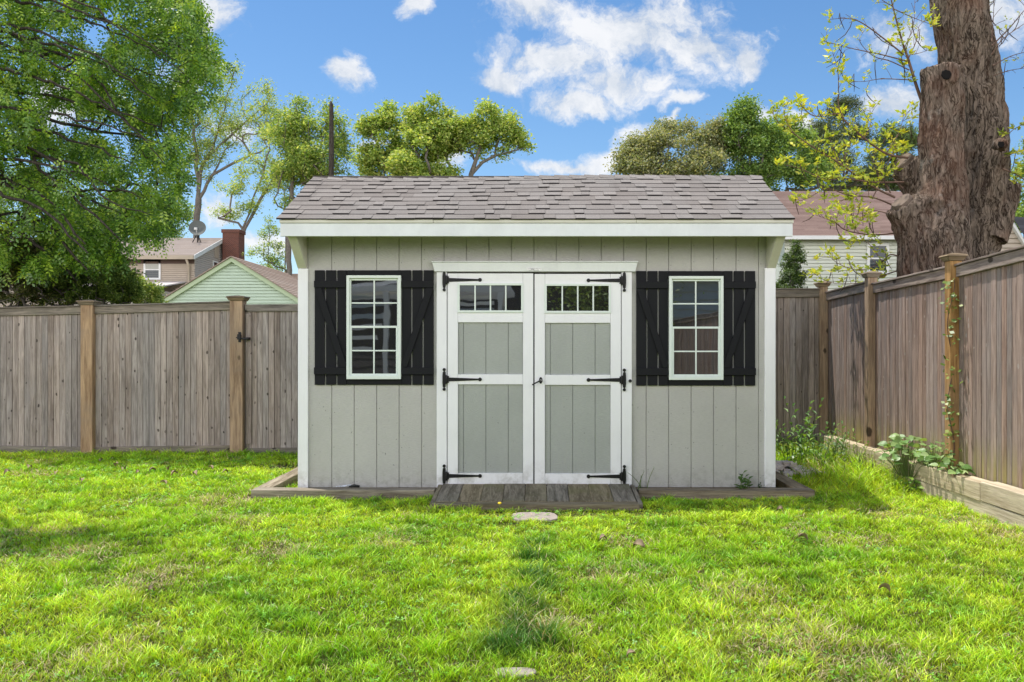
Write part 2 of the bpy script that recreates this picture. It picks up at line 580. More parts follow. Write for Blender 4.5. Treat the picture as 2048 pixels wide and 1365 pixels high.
# ------------------------------------------------------------------ ground
def gz(x, y):
    """height of the lawn"""
    x = np.asarray(x, dtype=float)
    y = np.asarray(y, dtype=float)
    z = -0.03 + 0.035 * (fbm(x, y, 0.55, 3) - 0.5)
    near = np.exp(-((y - 7.2) / 1.0) ** 2) * (np.abs(x) < 3.2)
    z = z * (1 - near) + (-0.03) * near
    # the hollow line of sunken stones
    hol = np.exp(-((x + 0.13) / 0.28) ** 2) * ((y > 3.2) & (y < 6.3))
    return z - 0.02 * hol


def ground():
    n = 90
    xs = np.concatenate([[-400, -150, -60, -30, -16], np.linspace(-10, 8, n), [14, 30, 60, 150, 400]])
    ys = np.concatenate([[-300, -80, -30, -10], np.linspace(-4, 12, n), [20, 40, 80, 200, 700]])
    X, Yg = np.meshgrid(xs, ys)
    Z = gz(X, Yg)
    edge = (X < -10) | (X > 8) | (Yg < -4) | (Yg > 12)
    Z[edge] = -0.05
    V = np.stack([X, Yg, Z], -1).reshape(-1, 3)
    w = len(xs)
    q = []
    for j in range(len(ys) - 1):
        for i in range(w - 1):
            a = j * w + i
            q.append((a, a + 1, a + 1 + w, a + w))
    m, nt, out = new_mat('lawn_soil')
    g = G(nt)
    tc = g.n('ShaderNodeTexCoord').outputs['Object']
    n1 = g.noise(tc, 6, 6, 0.7).outputs['Fac']
    n2 = g.noise(tc, 90, 5, 0.75).outputs['Fac']
    c = g.mix(g.smooth(n1, 0.35, 0.65), (0.11, 0.14, 0.03), (0.20, 0.22, 0.06))
    c = g.mix(g.smooth(n2, 0.35, 0.7), (0.09, 0.085, 0.035), c)
    g.pbsdf(out, c, 1.0, 0.05, g.bump(n2, 1.0, 0.03))
    o = np_mesh('ground', V, quads=np.array(q), mats=[m], smooth=True)
    tag(o, kind='structure')


ground()


# ------------------------------------------------------------------ the shed
SY = 7.45          # plane of the front wall
SC = F / SY


def X(px):
    return (px - VX) / SC


def Z(py):
    return CAMZ + (VY - py) / SC


SHL, SHR = -2.086, 2.09
SHB = 9.45
shed = thing('garden_shed', 'light grey garden shed with white double doors, black shutters and a shingled overhanging roof', 'shed', (0, SY, 0.0))


def gable_z(y, top=True):
    """underside of the roof deck at depth y"""
    if y <= 8.2:
        return 2.334 + (y - 7.09) * (2.914 - 2.334) / 1.11 - 0.055
    return 2.914 - (y - 8.2) * 0.44 - 0.055


# front siding: grooved boards on a backing
mb = MB()
zb, zt = 0.045, 2.42
ops = [(X(874), X(1263), 0.0, Z(530))]            # door opening is covered by the doors
edges = [SHL + 0.085] + [e for e in [-0.023 + k * 0.1968 for k in range(-12, 12)] if SHL + 0.12 < e < SHR - 0.12] + [SHR - 0.085]
for a, b in zip(edges[:-1], edges[1:]):
    mb.box(a + 0.004, b - 0.004, SY, SY + 0.012, zb, zt)
mb.box(SHL + 0.05, SHR - 0.05, SY + 0.0095, SY + 0.05, zb + 0.002, zt - 0.002, 0.3)
for e in edges[1:-1]:
    for zz in (0.10, 0.42, 0.72, 2.02, 2.14):
        mb.disc((e + 0.022 + random.uniform(-.004, .004), zz + random.uniform(-.03, .03)), 0.004, SY - 0.0008, SY + 0.002, 6, mi=1)
mb.build('front_wall', [M['siding'], plain('dull_nail', (0.22, 0.21, 0.195), 0.7)], shed)

mb = MB()                                            # end walls and back wall
for xa, xb in ((SHL, SHL + 0.05), (SHR - 0.05, SHR)):
    poly = [(SY + 0.052, zb), (SHB, zb), (SHB, gable_z(SHB)), (8.2, gable_z(8.2)), (SY + 0.052, gable_z(SY + 0.052))]
    mb.prism(poly, xa, xb, 'X')
mb.box(SHL + 0.052, SHR - 0.052, SHB - 0.05, SHB - 0.002, zb, gable_z(SHB) - 0.01)
mb.build('side_wall', M['siding'], shed)

mb = MB()                                            # white corner boards
mb.box(SHL, SHL + 0.088, SY - 0.022, SY + 0.05, 0.043, Z(538))
mb.build('corner_board', M['white'], shed, bevel=0.003)
mb = MB()
mb.box(SHR - 0.094, SHR, SY - 0.022, SY + 0.05, 0.047, Z(537))
mb.build('corner_board', M['white'], shed, bevel=0.003)

for s, xa in ((1, SHL - 0.002), (-1, SHR + 0.002 - 0.075)):   # sloping brackets of the overhang
    mb = MB()
    zc = Z(538) + 0.002
    poly = [(SY + 0.05, zc), (SY - 0.02, zc), (7.125, 2.205), (7.125, 2.29), (SY + 0.05, 2.44)]
    mb.prism(poly, xa, xa + 0.075, 'X')
    mb.build('bracket', M['cream'], shed, bevel=0.003)

mb = MB()                                            # soffit
mb.hexa([(SHL - 0.03, 7.12, 2.215), (SHR + 0.03, 7.12, 2.215), (SHR + 0.03, SY + 0.0, 2.395), (SHL - 0.03, SY + 0.0, 2.395),
         (SHL - 0.03, 7.12, 2.235), (SHR + 0.03, 7.12, 2.235), (SHR + 0.03, SY + 0.0, 2.415), (SHL - 0.03, SY + 0.0, 2.415)])
mb.build('soffit', M['siding'], shed)

mb = MB()                                            # fascia with a small crown strip
mb.box(-2.137, 2.137, 7.088, 7.115, 2.197, 2.305)
mb.build('fascia', M['fascia'], shed, bevel=0.003)
mb = MB()
for a, b in ((-2.142, -0.86), (-0.857, 0.83), (0.833, 2.142)):
    mb.box(a, b, 7.078, 7.112, 2.307, 2.334)
mb.build('drip_edge', M['cream'], shed, bevel=0.002)

# rake boards on the two gable ends
for xa, xb in ((-2.137, -2.112), (2.112, 2.137)):
    mb = MB()
    mb.prism([(7.118, 2.21), (7.118, 2.315), (8.2, 2.885), (9.62, 2.26), (9.62, 2.16), (8.2, 2.775)], xa, xb, 'X')
    mb.build('rake_board', M['fascia'], shed)

# roof deck and shingles
mb = MB()
mb.prism([(7.085, 2.332), (8.2, 2.872), (9.66, 2.262), (9.66, 2.245), (8.2, 2.85), (7.085, 2.318)], -2.13, 2.13, 'X')
mb.build('roof_deck', M['cream'], shed)

rr = random.Random(11)
mb = MB()
ex, ez = 7.068, 2.334
L = math.hypot(8.2 - ex, 2.914 - ez)
du = ((8.2 - ex) / L, (2.914 - ez) / L)
nu = (-du[1], du[0])


def S(u, v, w, sag=0.0):
    # slight ridge sag and rise to the right, as on the real roof
    k = v / L
    lift = k * (0.007 * math.sin(u * 2.1 + 0.5) + 0.013 * u / 2.1)
    return (u, ex + du[0] * v + nu[0] * w, ez + du[1] * v + nu[1] * w + lift + sag)


rows = 10
exp_ = L / rows
for i in range(rows):
    v0 = i * exp_
    v1 = min(v0 + exp_ + 0.03, L)
    u = -2.155 - rr.random() * 0.02
    raised = rr.random() > 0.5
    uend = 2.15
    while u < uend:
        w = rr.uniform(0.07, 0.17) if raised else rr.uniform(0.08, 0.30)
        u2 = min(u + w, uend + rr.uniform(0, 0.012))
        if uend - u2 < 0.06:
            u2 = uend
        r = rr.random()
        hgt = rr.uniform(0.011, 0.014) if raised else rr.uniform(0.003, 0.005)
        wob = rr.uniform(-0.004, 0.004)
        # subdivide along u so that the sag follows
        hgt = hgt if raised else 0.0055
        mb.hexa([S(u + 0.001, v0 + wob, 0.0), S(u2 - 0.001, v0 + wob, 0.0), S(u2 - 0.001, v1, 0.0), S(u + 0.001, v1, 0.0),
                 S(u + 0.001, v0 + wob, hgt + 0.002), S(u2 - 0.001, v0 + wob + rr.uniform(-.002, .002), hgt + 0.002),
                 S(u2 - 0.001, v1, 0.0018), S(u + 0.001, v1, 0.0018)], 0.25 + r * 0.5 if raised else r * 0.6)
        mb.mi[-4] = 1
        u = u2
        raised = not raised if rr.random() > 0.1 else raised
# back slope, plainer
for i in range(11):
    y0 = 9.67 - i * 0.134
    u = -2.15
    while u < 2.15:
        u2 = min(u + rr.uniform(0.15, 0.4), 2.15)
        z0 = 2.914 - (y0 - 8.2) * 0.436
        z1 = 2.914 - (y0 - 0.15 - 8.2) * 0.436
        mb.hexa([(u, y0, z0 - 0.004), (u2 - .002, y0, z0 - 0.004), (u2 - .002, y0 - 0.15, z1 - 0.004), (u, y0 - 0.15, z1 - 0.004),
                 (u, y0, z0 + 0.012), (u2 - .002, y0, z0 + 0.012), (u2 - .002, y0 - 0.15, z1), (u, y0 - 0.15, z1)])
        u = u2
mb.build('roof_shingles', [M['shingle'], plain('dark_shingle_edge', (0.035, 0.03, 0.03), 1.0)], shed)
mb = MB()
u = -2.15
while u < 2.12:
    u2 = min(u + 0.145, 2.15)
    a0 = S(u, L - 0.075, 0.012)
    a1 = S(u2 + 0.02, L - 0.075, 0.004)
    p0 = S(u, L, 0.018)
    p1 = S(u2 + 0.02, L, 0.008)
    jb = rr.uniform(-.004, .004)
    b0 = (u, 8.2 + 0.10, p0[2] - 0.045)
    b1 = (u2 + 0.02, 8.2 + 0.10, p1[2] - 0.045)
    th = 0.007
    dn = lambda p: (p[0], p[1], p[2] - th)
    r = rr.random()
    mb.hexa([dn(a0), dn(a1), dn(p1), dn(p0), a0, a1, p1, p0], r)
    mb.hexa([dn(p0), dn(p1), dn(b1), dn(b0), p0, p1, b1, b0], r)
    u = u2
mb.build('ridge_cap', M['shingle'], shed)


# shutters and windows
def bar(mb, p, q, w, y0, y1):
    """a flat diagonal bar from p to q in the (x,z) plane"""
    d = Vector((q[0] - p[0], q[1] - p[1]))
    nrm = Vector((-d.y, d.x)).normalized() * w / 2
    mb.prism([(p[0] + nrm.x, p[1] + nrm.y), (q[0] + nrm.x, q[1] + nrm.y), (q[0] - nrm.x, q[1] - nrm.y), (p[0] - nrm.x, p[1] - nrm.y)], y0, y1, 'Y')


def window_unit(xc, yoff):
    z0, z1 = Z(770 + yoff), Z(541.3 + yoff)
    W2 = 0.237
    wz0, wz1 = Z(758.5 + yoff), Z(552 + yoff)
    # black panel strips above and below the sash
    mb = MB()
    mb.box(xc - W2 - 0.004, xc + W2 + 0.004, SY - 0.014, SY - 0.001, wz1 - 0.02, z1)
    mb.build('window_surround', M['black'], shed)
    mb = MB()
    mb.box(xc - W2 - 0.004, xc + W2 + 0.004, SY - 0.014, SY - 0.001, z0, wz0 + 0.02)
    mb.build('window_surround', M['black'], shed)
    for sgn in (-1, 1):
        mb = MB()
        outer = 0.520
        bw = 0.0865
        for k in range(3):
            a = outer - k * (bw + 0.0125)
            xa, xb = sorted((xc + sgn * a, xc + sgn * (a - bw)))
            if k == 2:
                xa, xb = sorted((xc + sgn * a, xc + sgn * (W2 + 0.006)))
            mb.box(xa, xb, SY - 0.020, SY - 0.002, z0, z1)
        xo, xi = xc + sgn * outer, xc + sgn * (W2 + 0.006)
        lo, hi = sorted((xo + sgn * 0.002, xi))
        for (ya, yb) in ((562.4, 576.3), (735, 749.4)):
            mb.box(lo, hi, SY - 0.038, SY - 0.021, Z(yb + yoff), Z(ya + yoff))
        # diagonal brace, top outside to bottom inside
        zt_, zb_ = Z(577 + yoff), Z(734.5 + yoff)
        pw = 0.062
        mb.prism([(xo + sgn * 0.000, zt_), (xo - sgn * pw, zt_), (xi, zb_ + 0.03), (xi, zb_), (xi + sgn * 0.045, zb_)], SY - 0.036, SY - 0.021, 'Y')
        mb.build('shutter', M['black'], shed, bevel=0.0025)
    # window
    w = MB()
    fx0, fx1 = xc - W2, xc + W2
    fr = 0.024
    w.box(fx0, fx0 + fr, SY - 0.045, SY + 0.01, wz0, wz1)
    w.box(fx1 - fr, fx1, SY - 0.045, SY + 0.01, wz0, wz1)
    w.box(fx0 + fr, fx1 - fr, SY - 0.045, SY + 0.01, wz1 - fr, wz1)
    w.box(fx0 + fr, fx1 - fr, SY - 0.045, SY + 0.01, wz0, wz0 + fr + 0.008)
    win = w.build('window', M['vinyl'], shed, bevel=0.002)
    zm = (wz0 + wz1) / 2 + 0.003
    for (a, b, yy, tag_) in ((zm - 0.006, wz1 - fr, 0.0, 'u'), (wz0 + fr + 0.008, zm + 0.010, -0.012, 'l')):
        w = MB()
        ins = 0.012 if tag_ == 'u' else 0.020
        xa, xb = fx0 + fr, fx1 - fr
        yf = SY - 0.022 + yy
        w.box(xa, xa + ins, yf, yf + 0.02, a, b)
        w.box(xb - ins, xb, yf, yf + 0.02, a, b)
        w.box(xa + ins, xb - ins, yf, yf + 0.02, b - 0.018, b)
        w.box(xa + ins, xb - ins, yf, yf + 0.02, a, a + 0.016)
        mz = (a + b) / 2
        mx = (xa + xb) / 2
        w.box(mx - 0.006, mx + 0.006, yf + 0.004, yf + 0.014, a + 0.016, b - 0.018)
        w.box(xa + ins, mx - 0.006, yf + 0.005, yf + 0.013, mz - 0.006, mz + 0.006)
        w.box(mx + 0.006, xb - ins, yf + 0.005, yf + 0.013, mz - 0.006, mz + 0.006)
        w.build('sash', M['vinyl'], win, bevel=0.001)
        gl = MB()
        gl.box(xa + ins, xb - ins, yf + 0.012, yf + 0.017, a + 0.016, b - 0.018)
        gl.build('glass_pane', M['glass'], win)


window_unit(X(749.1), 0.0)
window_unit(X(1390.8), 1.5)

# door frame, header
mb = MB()
mb.box(X(874), X(894.2), SY - 0.028, SY + 0.003, 0.045, Z(545))
mb.build('door_frame', M['white'], shed, bevel=0.003)
mb = MB()
mb.box(X(1242.6), X(1263), SY - 0.028, SY + 0.003, 0.045, Z(545))
mb.build('door_frame', M['white'], shed, bevel=0.003)
mb = MB()
hz0, hz1 = Z(544.8), Z(526.4)
mb.prism([(X(870.5), hz0 + 0.002), (X(1269.5), hz0 + 0.002), (X(1274), hz1), (X(865.5), hz1)], SY - 0.045, SY + 0.003, 'Y')
mb.box(X(864.5), X(1275), SY - 0.055, SY + 0.003, hz1 + 0.001, hz1 + 0.010)
mb.build('door_header', M['fascia'], shed, bevel=0.002)
mb = MB()
mb.box(X(895), X(1242), SY - 0.006, SY - 0.002, 0.06, Z(546))
mb.build('door_gap_backing', M['hollow'], shed)

# maker's plate above the doors: a small pale plate with faint lines of print
mb = MB()
mb.box(X(1053), X(1083), SY - 0.049, SY - 0.046, Z(543), Z(536.3))
pl = mb.build('name_plate', plain('aluminium_plate', (0.95, 0.95, 0.96), 0.4, 0.0), shed, bevel=0.001)
mb = MB()
zz = Z(538.0)
mb.box(X(1056), X(1080), SY - 0.0502, SY - 0.0494, zz - 0.001, zz + 0.001)
mb.box(X(1058), X(1078), SY - 0.0502, SY - 0.0494, Z(542) - 0.001, Z(542) + 0.001)
for k, xx in enumerate((1062, 1063.4, 1064.6, 1066.2, 1067.2)):
    mb.box(X(xx), X(xx + 0.8), SY - 0.0502, SY - 0.0494, Z(541), Z(539.3))
mb.build('print', plain('grey_print', (0.35, 0.35, 0.38), 0.6), pl)


def door(x0, x1, dz, hinge_left):
    yf, yb = SY - 0.036, SY - 0.006
    d = MB()
    T, B = Z(548 + dz), Z(967.5 + dz)
    sw = 0.090
    d.box(x0, x0 + sw, yf, yb, B, T)
    d.box(x1 - sw, x1, yf, yb, B, T)
    a, b = x0 + sw, x1 - sw
    d.box(a + 0.0015, b - 0.0015, yf + 0.001, yb, Z(568 + dz), T)
    d.box(a + 0.0015, b - 0.0015, yf + 0.001, yb, Z(645.5 + dz), Z(626 + dz))
    d.box(a + 0.0015, b - 0.0015, yf + 0.001, yb, Z(769 + dz), Z(749 + dz))
    d.box(a + 0.0015, b - 0.0015, yf + 0.001, yb, B, Z(945.5 + dz))
    dr = d.build('door', M['white'], shed, bevel=0.002)
    for zt_, zb_ in ((Z(645.5 + dz), Z(749 + dz)), (Z(769 + dz), Z(945.5 + dz))):
        p = MB()
        gr = [a] + [e for e in [x0 + 0.137 + k * 0.196 for k in range(-1, 5)] if a + 0.02 < e < b - 0.02] + [b]
        for u, v in zip(gr[:-1], gr[1:]):
            p.box(u + 0.003, v - 0.003, SY - 0.018, SY - 0.008, zb_ - 0.004, zt_ + 0.004)
        p.box(a, b, SY - 0.0095, SY - 0.0065, zb_ - 0.004, zt_ + 0.004, 0.2)
        p.build('door_panel', M['door_panel'], dr)
    # transom light of four panes
    w = MB()
    gx0, gx1 = a - 0.003, b + 0.003
    gt, gb = Z(567.5 + dz), Z(626 + dz)
    e = 0.019
    w.box(gx0, gx1, yf - 0.010, yb, gt - e, gt)
    w.box(gx0, gx1, yf - 0.010, yb, gb, gb + e)
    w.box(gx0, gx0 + e, yf - 0.010, yb, gb + e, gt - e)
    w.box(gx1 - e, gx1, yf - 0.010, yb, gb + e, gt - e)
    for k in (1, 2, 3):
        xm = gx0 + e + (gx1 - gx0 - 2 * e) * k / 4
        w.box(xm - 0.006, xm + 0.006, yf - 0.004, yb - 0.01, gb + e, gt - e)
    w.build('door_window', M['vinyl'], dr, bevel=0.001)
    gl = MB()
    gl.box(gx0 + e, gx1 - e, yf + 0.012, yf + 0.016, gb + e, gt - e)
    gl.build('glass_pane', M['glass'], dr)
    # strap hinges
    s = 1 if hinge_left else -1
    xe = x0 if hinge_left else x1
    for py in (561, 759, 951):
        zc = Z(py + dz)
        h = MB()
        xp = xe - s * 0.030
        h.prism([(xp - .011, zc - .066), (xp + .011, zc - .066), (xp + .015, zc - .03), (xp + .015, zc + .03), (xp + .011, zc + .066), (xp - .011, zc + .066), (xp - .015, zc + .03), (xp - .015, zc - .03)], yf - 0.006, yf + 0.010, 'Y')
        for sg in (-1, 1):
            h.prism([(xp - .005, zc + sg * .064), (xp + .005, zc + sg * .064), (xp + .004, zc + sg * .084), (xp - .004, zc + sg * .084)], yf - 0.005, yf + 0.010, 'Y')
            h.disc((xp, zc + sg * 0.086), 0.0135, yf - 0.007, yf + 0.010)
        h.tube([(xe - s * 0.008, yf - 0.008, zc - 0.038), (xe - s * 0.008, yf - 0.008, zc + 0.038)], 0.010, 10)
        h.prism([(xe, zc - .030), (xe, zc + .030), (xe + s * .012, zc + .030), (xe + s * .012, zc - .030)], yf - 0.008, yf - 0.001, 'Y')
        xs = [xe + s * 0.012, xe + s * 0.275]
        h.prism([(xs[0], zc - .017), (xs[0], zc + .017), (xs[1], zc + .0075), (xs[1], zc - .0075)], yf - 0.0065, yf - 0.0005, 'Y')
        h.disc((xs[1] + s * 0.008, zc), 0.0165, yf - 0.008, yf - 0.0005)
        for t in (0.25, 0.7):
            h.disc((xs[0] + s * 0.26 * t, zc), 0.005, yf - 0.0085, yf - 0.006, 8)
        h.build('hinge', M['iron'], dr, bevel=0.001)
    return dr


door(X(896), X(1066.6), 0.0, True)
d2 = door(X(1069.2), X(1241), 1.0, False)
mb = MB()                                            # oval plate, stem and lever
hx, hzz = X(1081.5), Z(761)
mb.prism([(hx + 0.015 * math.cos(t), hzz + 0.029 * math.sin(t)) for t in [2 * math.pi * k / 20 for k in range(20)]], SY - 0.041, SY - 0.0365, 'Y')
mb.tube([(hx, SY - 0.04, hzz), (hx, SY - 0.072, hzz)], 0.009, 10)
mb.tube([(hx, SY - 0.070, hzz), (hx - 0.02, SY - 0.076, hzz - 0.008), (hx - 0.075, SY - 0.08, hzz - 0.037)], [0.008, 0.006, 0.0055], 8)
hd = mb.build('door_handle', M['iron'], d2, bevel=0.001)
mb = MB()
mb.disc((hx + 0.001, hzz + 0.004), 0.010, SY - 0.077, SY - 0.071)
mb.build('handle_lock', M['steel'], d2)
mb = MB()                                            # round door stop on the frame
mb.disc((X(1259.3), Z(762)), 0.014, SY - 0.05, SY - 0.029, 16)
mb.build('door_stop', M['iron'], shed, bevel=0.002)
mb = MB()                                            # dark skid under the walls
mb.box(SHL + 0.02, SHR - 0.02, SY + 0.02, SHB - 0.02, -0.04, 0.045)
mb.build('floor_skid', M['edge_x'], shed)

# ------------------------------------------------------------------ ramp
ramp = thing('wooden_ramp', 'mossy grey plank ramp sloping from the shed doors to the lawn', 'ramp', (0, 6.8, -0.03))
mb = MB()
for k in range(9):
    xa = -0.815 + k * 0.1805
    xb = xa + 0.1805 - rr.uniform(0.002, 0.004)
    jz = rr.uniform(-0.003, 0.003)
    z0, z1 = 0.030 + jz, 0.082 + jz
    mb.hexa([(xa, 6.86, z0 - 0.03), (xb, 6.86, z0 - 0.03), (xb, SY - 0.045, z1 - 0.03), (xa, SY - 0.045, z1 - 0.03),
             (xa, 6.86, z0), (xb, 6.86, z0), (xb, SY - 0.045, z1), (xa, SY - 0.045, z1)])
mb.build('plank', M['ramp'], ramp, bevel=0.004)
mb = MB()
mb.hexa([(-0.83, 6.765, -0.04), (0.83, 6.765, -0.04), (0.83, 6.855, -0.04), (-0.83, 6.855, -0.04),
         (-0.825, 6.775, 0.016), (0.82, 6.775, 0.016), (0.82, 6.855, 0.026), (-0.825, 6.855, 0.026)])
mb.build('front_board', M['ramp_x'], ramp, bevel=0.005)
for xa in (-0.855, 0.815):
    mb = MB()
    mb.hexa([(xa, 6.80, -0.04), (xa + 0.036, 6.80, -0.04), (xa + 0.036, SY - 0.05, -0.04), (xa, SY - 0.05, -0.04),
             (xa, 6.80, 0.020), (xa + 0.036, 6.80, 0.020), (xa + 0.036, SY - 0.05, 0.078), (xa, SY - 0.05, 0.078)])
    mb.build('side_board', M['ramp'], ramp, bevel=0.004)


# ------------------------------------------------------------------ border timbers of the shed bed
def timber(name, box_, mat, label, cat='timber', group=None, bevel=0.006, extra=None):
    x0, x1, y0, y1, z0, z1 = box_
    mb = MB()
    n = max(2, int(max(x1 - x0, y1 - y0) / 0.25))
    # a slightly warped beam: subdivided along its length
    alongx = (x1 - x0) > (y1 - y0)
    prev = None
    vs, fs = [], []
    for i in range(n + 1):
        t = i / n
        w = [rr.uniform(-0.0025, 0.0025) for _ in range(3)]
        if alongx:
            x = x0 + (x1 - x0) * t
            ring = [(x, y0 + w[0], z0), (x, y0 + w[1], z1 + w[2]), (x, y1 + w[0], z1 + w[2]), (x, y1 + w[0], z0)]
        else:
            y = y0 + (y1 - y0) * t
            ring = [(x0 + w[0], y, z0), (x0 + w[1], y, z1 + w[2]), (x1 + w[0], y, z1 + w[2]), (x1 + w[0], y, z0)]
        vs += ring
    for i in range(n):
        for k in range(4):
            k2 = (k + 1) % 4
            fs.append((i * 4 + k, i * 4 + k2, (i + 1) * 4 + k2, (i + 1) * 4 + k))
    fs += [(0, 1, 2, 3), tuple(n * 4 + k for k in (3, 2, 1, 0))]
    mb.add(vs, fs)
    o = mb.build(name, mat, None, bevel=bevel, origin=((x0 + x1) / 2, (y0 + y1) / 2, z0))
    tag(o, label, cat, group)
    return o


GB = 'timbers edging the bed around the shed'
timber('border_timber', (-2.435, -0.87, 7.245, 7.385, -0.06, 0.055), M['edge_x'], 'weathered timber beam lying along the shed front left of the ramp', group=GB)
timber('border_timber', (0.87, 2.375, 7.25, 7.385, -0.06, 0.05), M['edge_x'], 'shaded timber beam lying along the shed front right of the ramp', group=GB)
timber('border_timber', (-2.435, -2.295, 7.39, 9.7, -0.06, 0.057), M['edge_y'], 'sunlit timber beam running back beside the left wall of the shed', group=GB)
timber('border_timber', (2.235, 2.375, 7.39, 9.7, -0.06, 0.05), M['edge_y'], 'shaded timber beam running back beside the right wall of the shed', group=GB)

# the retaining timbers along the right fence
GR = 'stacked timbers of the low wall along the right fence'
timber('retaining_timber', (3.40, 3.535, 6.52, 10.30, 0.088, 0.232), M['timber_y'], 'upper pale timber of the low wall, the length reaching the fence corner', group=GR)
timber('retaining_timber', (3.40, 3.535, 2.6, 6.512, 0.092, 0.240), M['timber_y'], 'upper pale timber of the low wall, the length nearest the camera', group=GR)
timber('retaining_timber', (3.405, 3.535, 7.45, 10.30, -0.08, 0.084), M['timber_y'], 'lower timber of the low wall half hidden by weeds near the corner', group=GR)
timber('retaining_timber', (3.405, 3.535, 2.6, 7.442, -0.08, 0.086), M['timber_y'], 'lower timber of the low wall resting on the lawn at the right edge', group=GR)
mb = MB()
mb.box(3.54, 3.9, 2.6, 10.3, -0.06, 0.20)
tag(mb.build('soil_bank', plain('bank_soil', (0.09, 0.065, 0.04), 1.0, bump=1.0, bscale=30)), kind='structure')

# ------------------------------------------------------------------ fences
FY = 10.4


def post(parent, x, y, z0, z1, w=0.145, cap=True, mat=None):
    mb = MB()
    mb.box(x - w / 2, x + w / 2, y - w / 2, y + w / 2, z0, z1)
    p = mb.build('post', mat or M['post'], parent, bevel=0.005)
    if cap:
        mb = MB()
        a, b, c = w / 2 + 0.010, w / 2 + 0.040, w / 2 + 0.02
        mb.hexa([(x - a, y - a, z1), (x + a, y - a, z1), (x + a, y + a, z1), (x - a, y + a, z1),
                 (x - b + .012, y - b + .012, z1 + 0.035), (x + b - .012, y - b + .012, z1 + 0.035), (x + b - .012, y + b - .012, z1 + 0.035), (x - b + .012, y + b - .012, z1 + 0.035)])
        mb.hexa([(x - b, y - b, z1 + 0.037), (x + b, y - b, z1 + 0.037), (x + b, y + b, z1 + 0.037), (x - b, y + b, z1 + 0.037),
                 (x - b + .01, y - b + .01, z1 + 0.052), (x + b - .01, y - b + .01, z1 + 0.052), (x + b - .01, y + b - .01, z1 + 0.052), (x - b + .01, y + b - .01, z1 + 0.052)])
        mb.hexa([(x - b + .01, y - b + .01, z1 + 0.053), (x + b - .01, y - b + .01, z1 + 0.053), (x + b - .01, y + b - .01, z1 + 0.053), (x - b + .01, y + b - .01, z1 + 0.053),
                 (x - .02, y - .02, z1 + 0.068), (x + .02, y - .02, z1 + 0.068), (x + .02, y + .02, z1 + 0.068), (x - .02, y + .02, z1 + 0.068)])
        mb.build('post_cap', M['cap'], p, bevel=0.003)
    return p


def panel(parent, x0, x1, zt0, zt1, zb0, zb1, bw=0.0735, capb=True, bmat=None, bottom=True):
    """board panel parallel to the X axis; heights at both ends"""
    L_ = x1 - x0
    zt = lambda x: zt0 + (zt1 - zt0) * (x - x0) / L_
    zb = lambda x: zb0 + (zb1 - zb0) * (x - x0) / L_
    n = max(1, round(L_ / bw))
    b_ = L_ / n
    mb = MB()
    for i in range(n):
        xa = x0 + i * b_ + 0.0015
        xb = x0 + (i + 1) * b_ - rr.uniform(0.0015, 0.004)
        yo = rr.uniform(-0.0025, 0.0025)
        mb.hexa([(xa, FY + yo, zb(xa) + 0.03), (xb, FY + yo, zb(xb) + 0.03), (xb, FY + 0.02 + yo, zb(xb) + 0.03), (xa, FY + 0.02 + yo, zb(xa) + 0.03),
                 (xa, FY + yo, zt(xa) - 0.03), (xb, FY + yo, zt(xb) - 0.03), (xb, FY + 0.02 + yo, zt(xb) - 0.03), (xa, FY + 0.02 + yo, zt(xa) - 0.03)])
    mb.box(x0, x1, FY + 0.0235, FY + 0.027, zb0 + 0.05, min(zt0, zt1) - 0.05, 0.05)
    mb.build('board_panel', bmat or M['fence'], parent, bevel=0.004)
    for (h, zz, nm) in ((0.088, zt, 'top_rail'), (0.088, lambda x: zb(x) + 0.088, 'bottom_rail')):
        if nm == 'bottom_rail' and not bottom:
            continue
        mb = MB()
        mb.hexa([(x0, FY - 0.026, zz(x0) - h), (x1, FY - 0.026, zz(x1) - h), (x1, FY + 0.05, zz(x1) - h), (x0, FY + 0.05, zz(x0) - h),
                 (x0, FY - 0.026, zz(x0)), (x1, FY - 0.026, zz(x1)), (x1, FY + 0.05, zz(x1)), (x0, FY + 0.05, zz(x0))])
        if nm == 'top_rail' and capb:
            mb.hexa([(x0, FY - 0.04, zz(x0) + .002), (x1, FY - 0.04, zz(x1) + .002), (x1, FY + 0.065, zz(x1) + .002), (x0, FY + 0.065, zz(x0) + .002),
                     (x0, FY - 0.04, zz(x0) + 0.02), (x1, FY - 0.04, zz(x1) + 0.02), (x1, FY + 0.065, zz(x1) + 0.02), (x0, FY + 0.065, zz(x0) + 0.02)])
        mb.build(nm, M['rail'], parent, bevel=0.004)


def fz(py):
    return CAMZ + (VY - py) * FY / F


def fx(px):
    return (px - VX) * FY / F


lf = thing('board_fence', 'weathered grey cedar board fence with capped posts, left of the shed', 'fence', (-6, FY, 0))
post(lf, fx(179), FY, -0.08, fz(611))
post(lf, fx(476.5), FY, -0.08, fz(602.5), 0.155)
post(lf, fx(-118), FY, -0.08, fz(612))
panel(lf, fx(-106), fx(167), fz(620), fz(614.5), fz(905), fz(908))
panel(lf, fx(191), fx(464), fz(614), fz(606), fz(908.5), fz(905))
panel(lf, fx(-420), fx(-130), fz(620), fz(617), fz(905), fz(905))

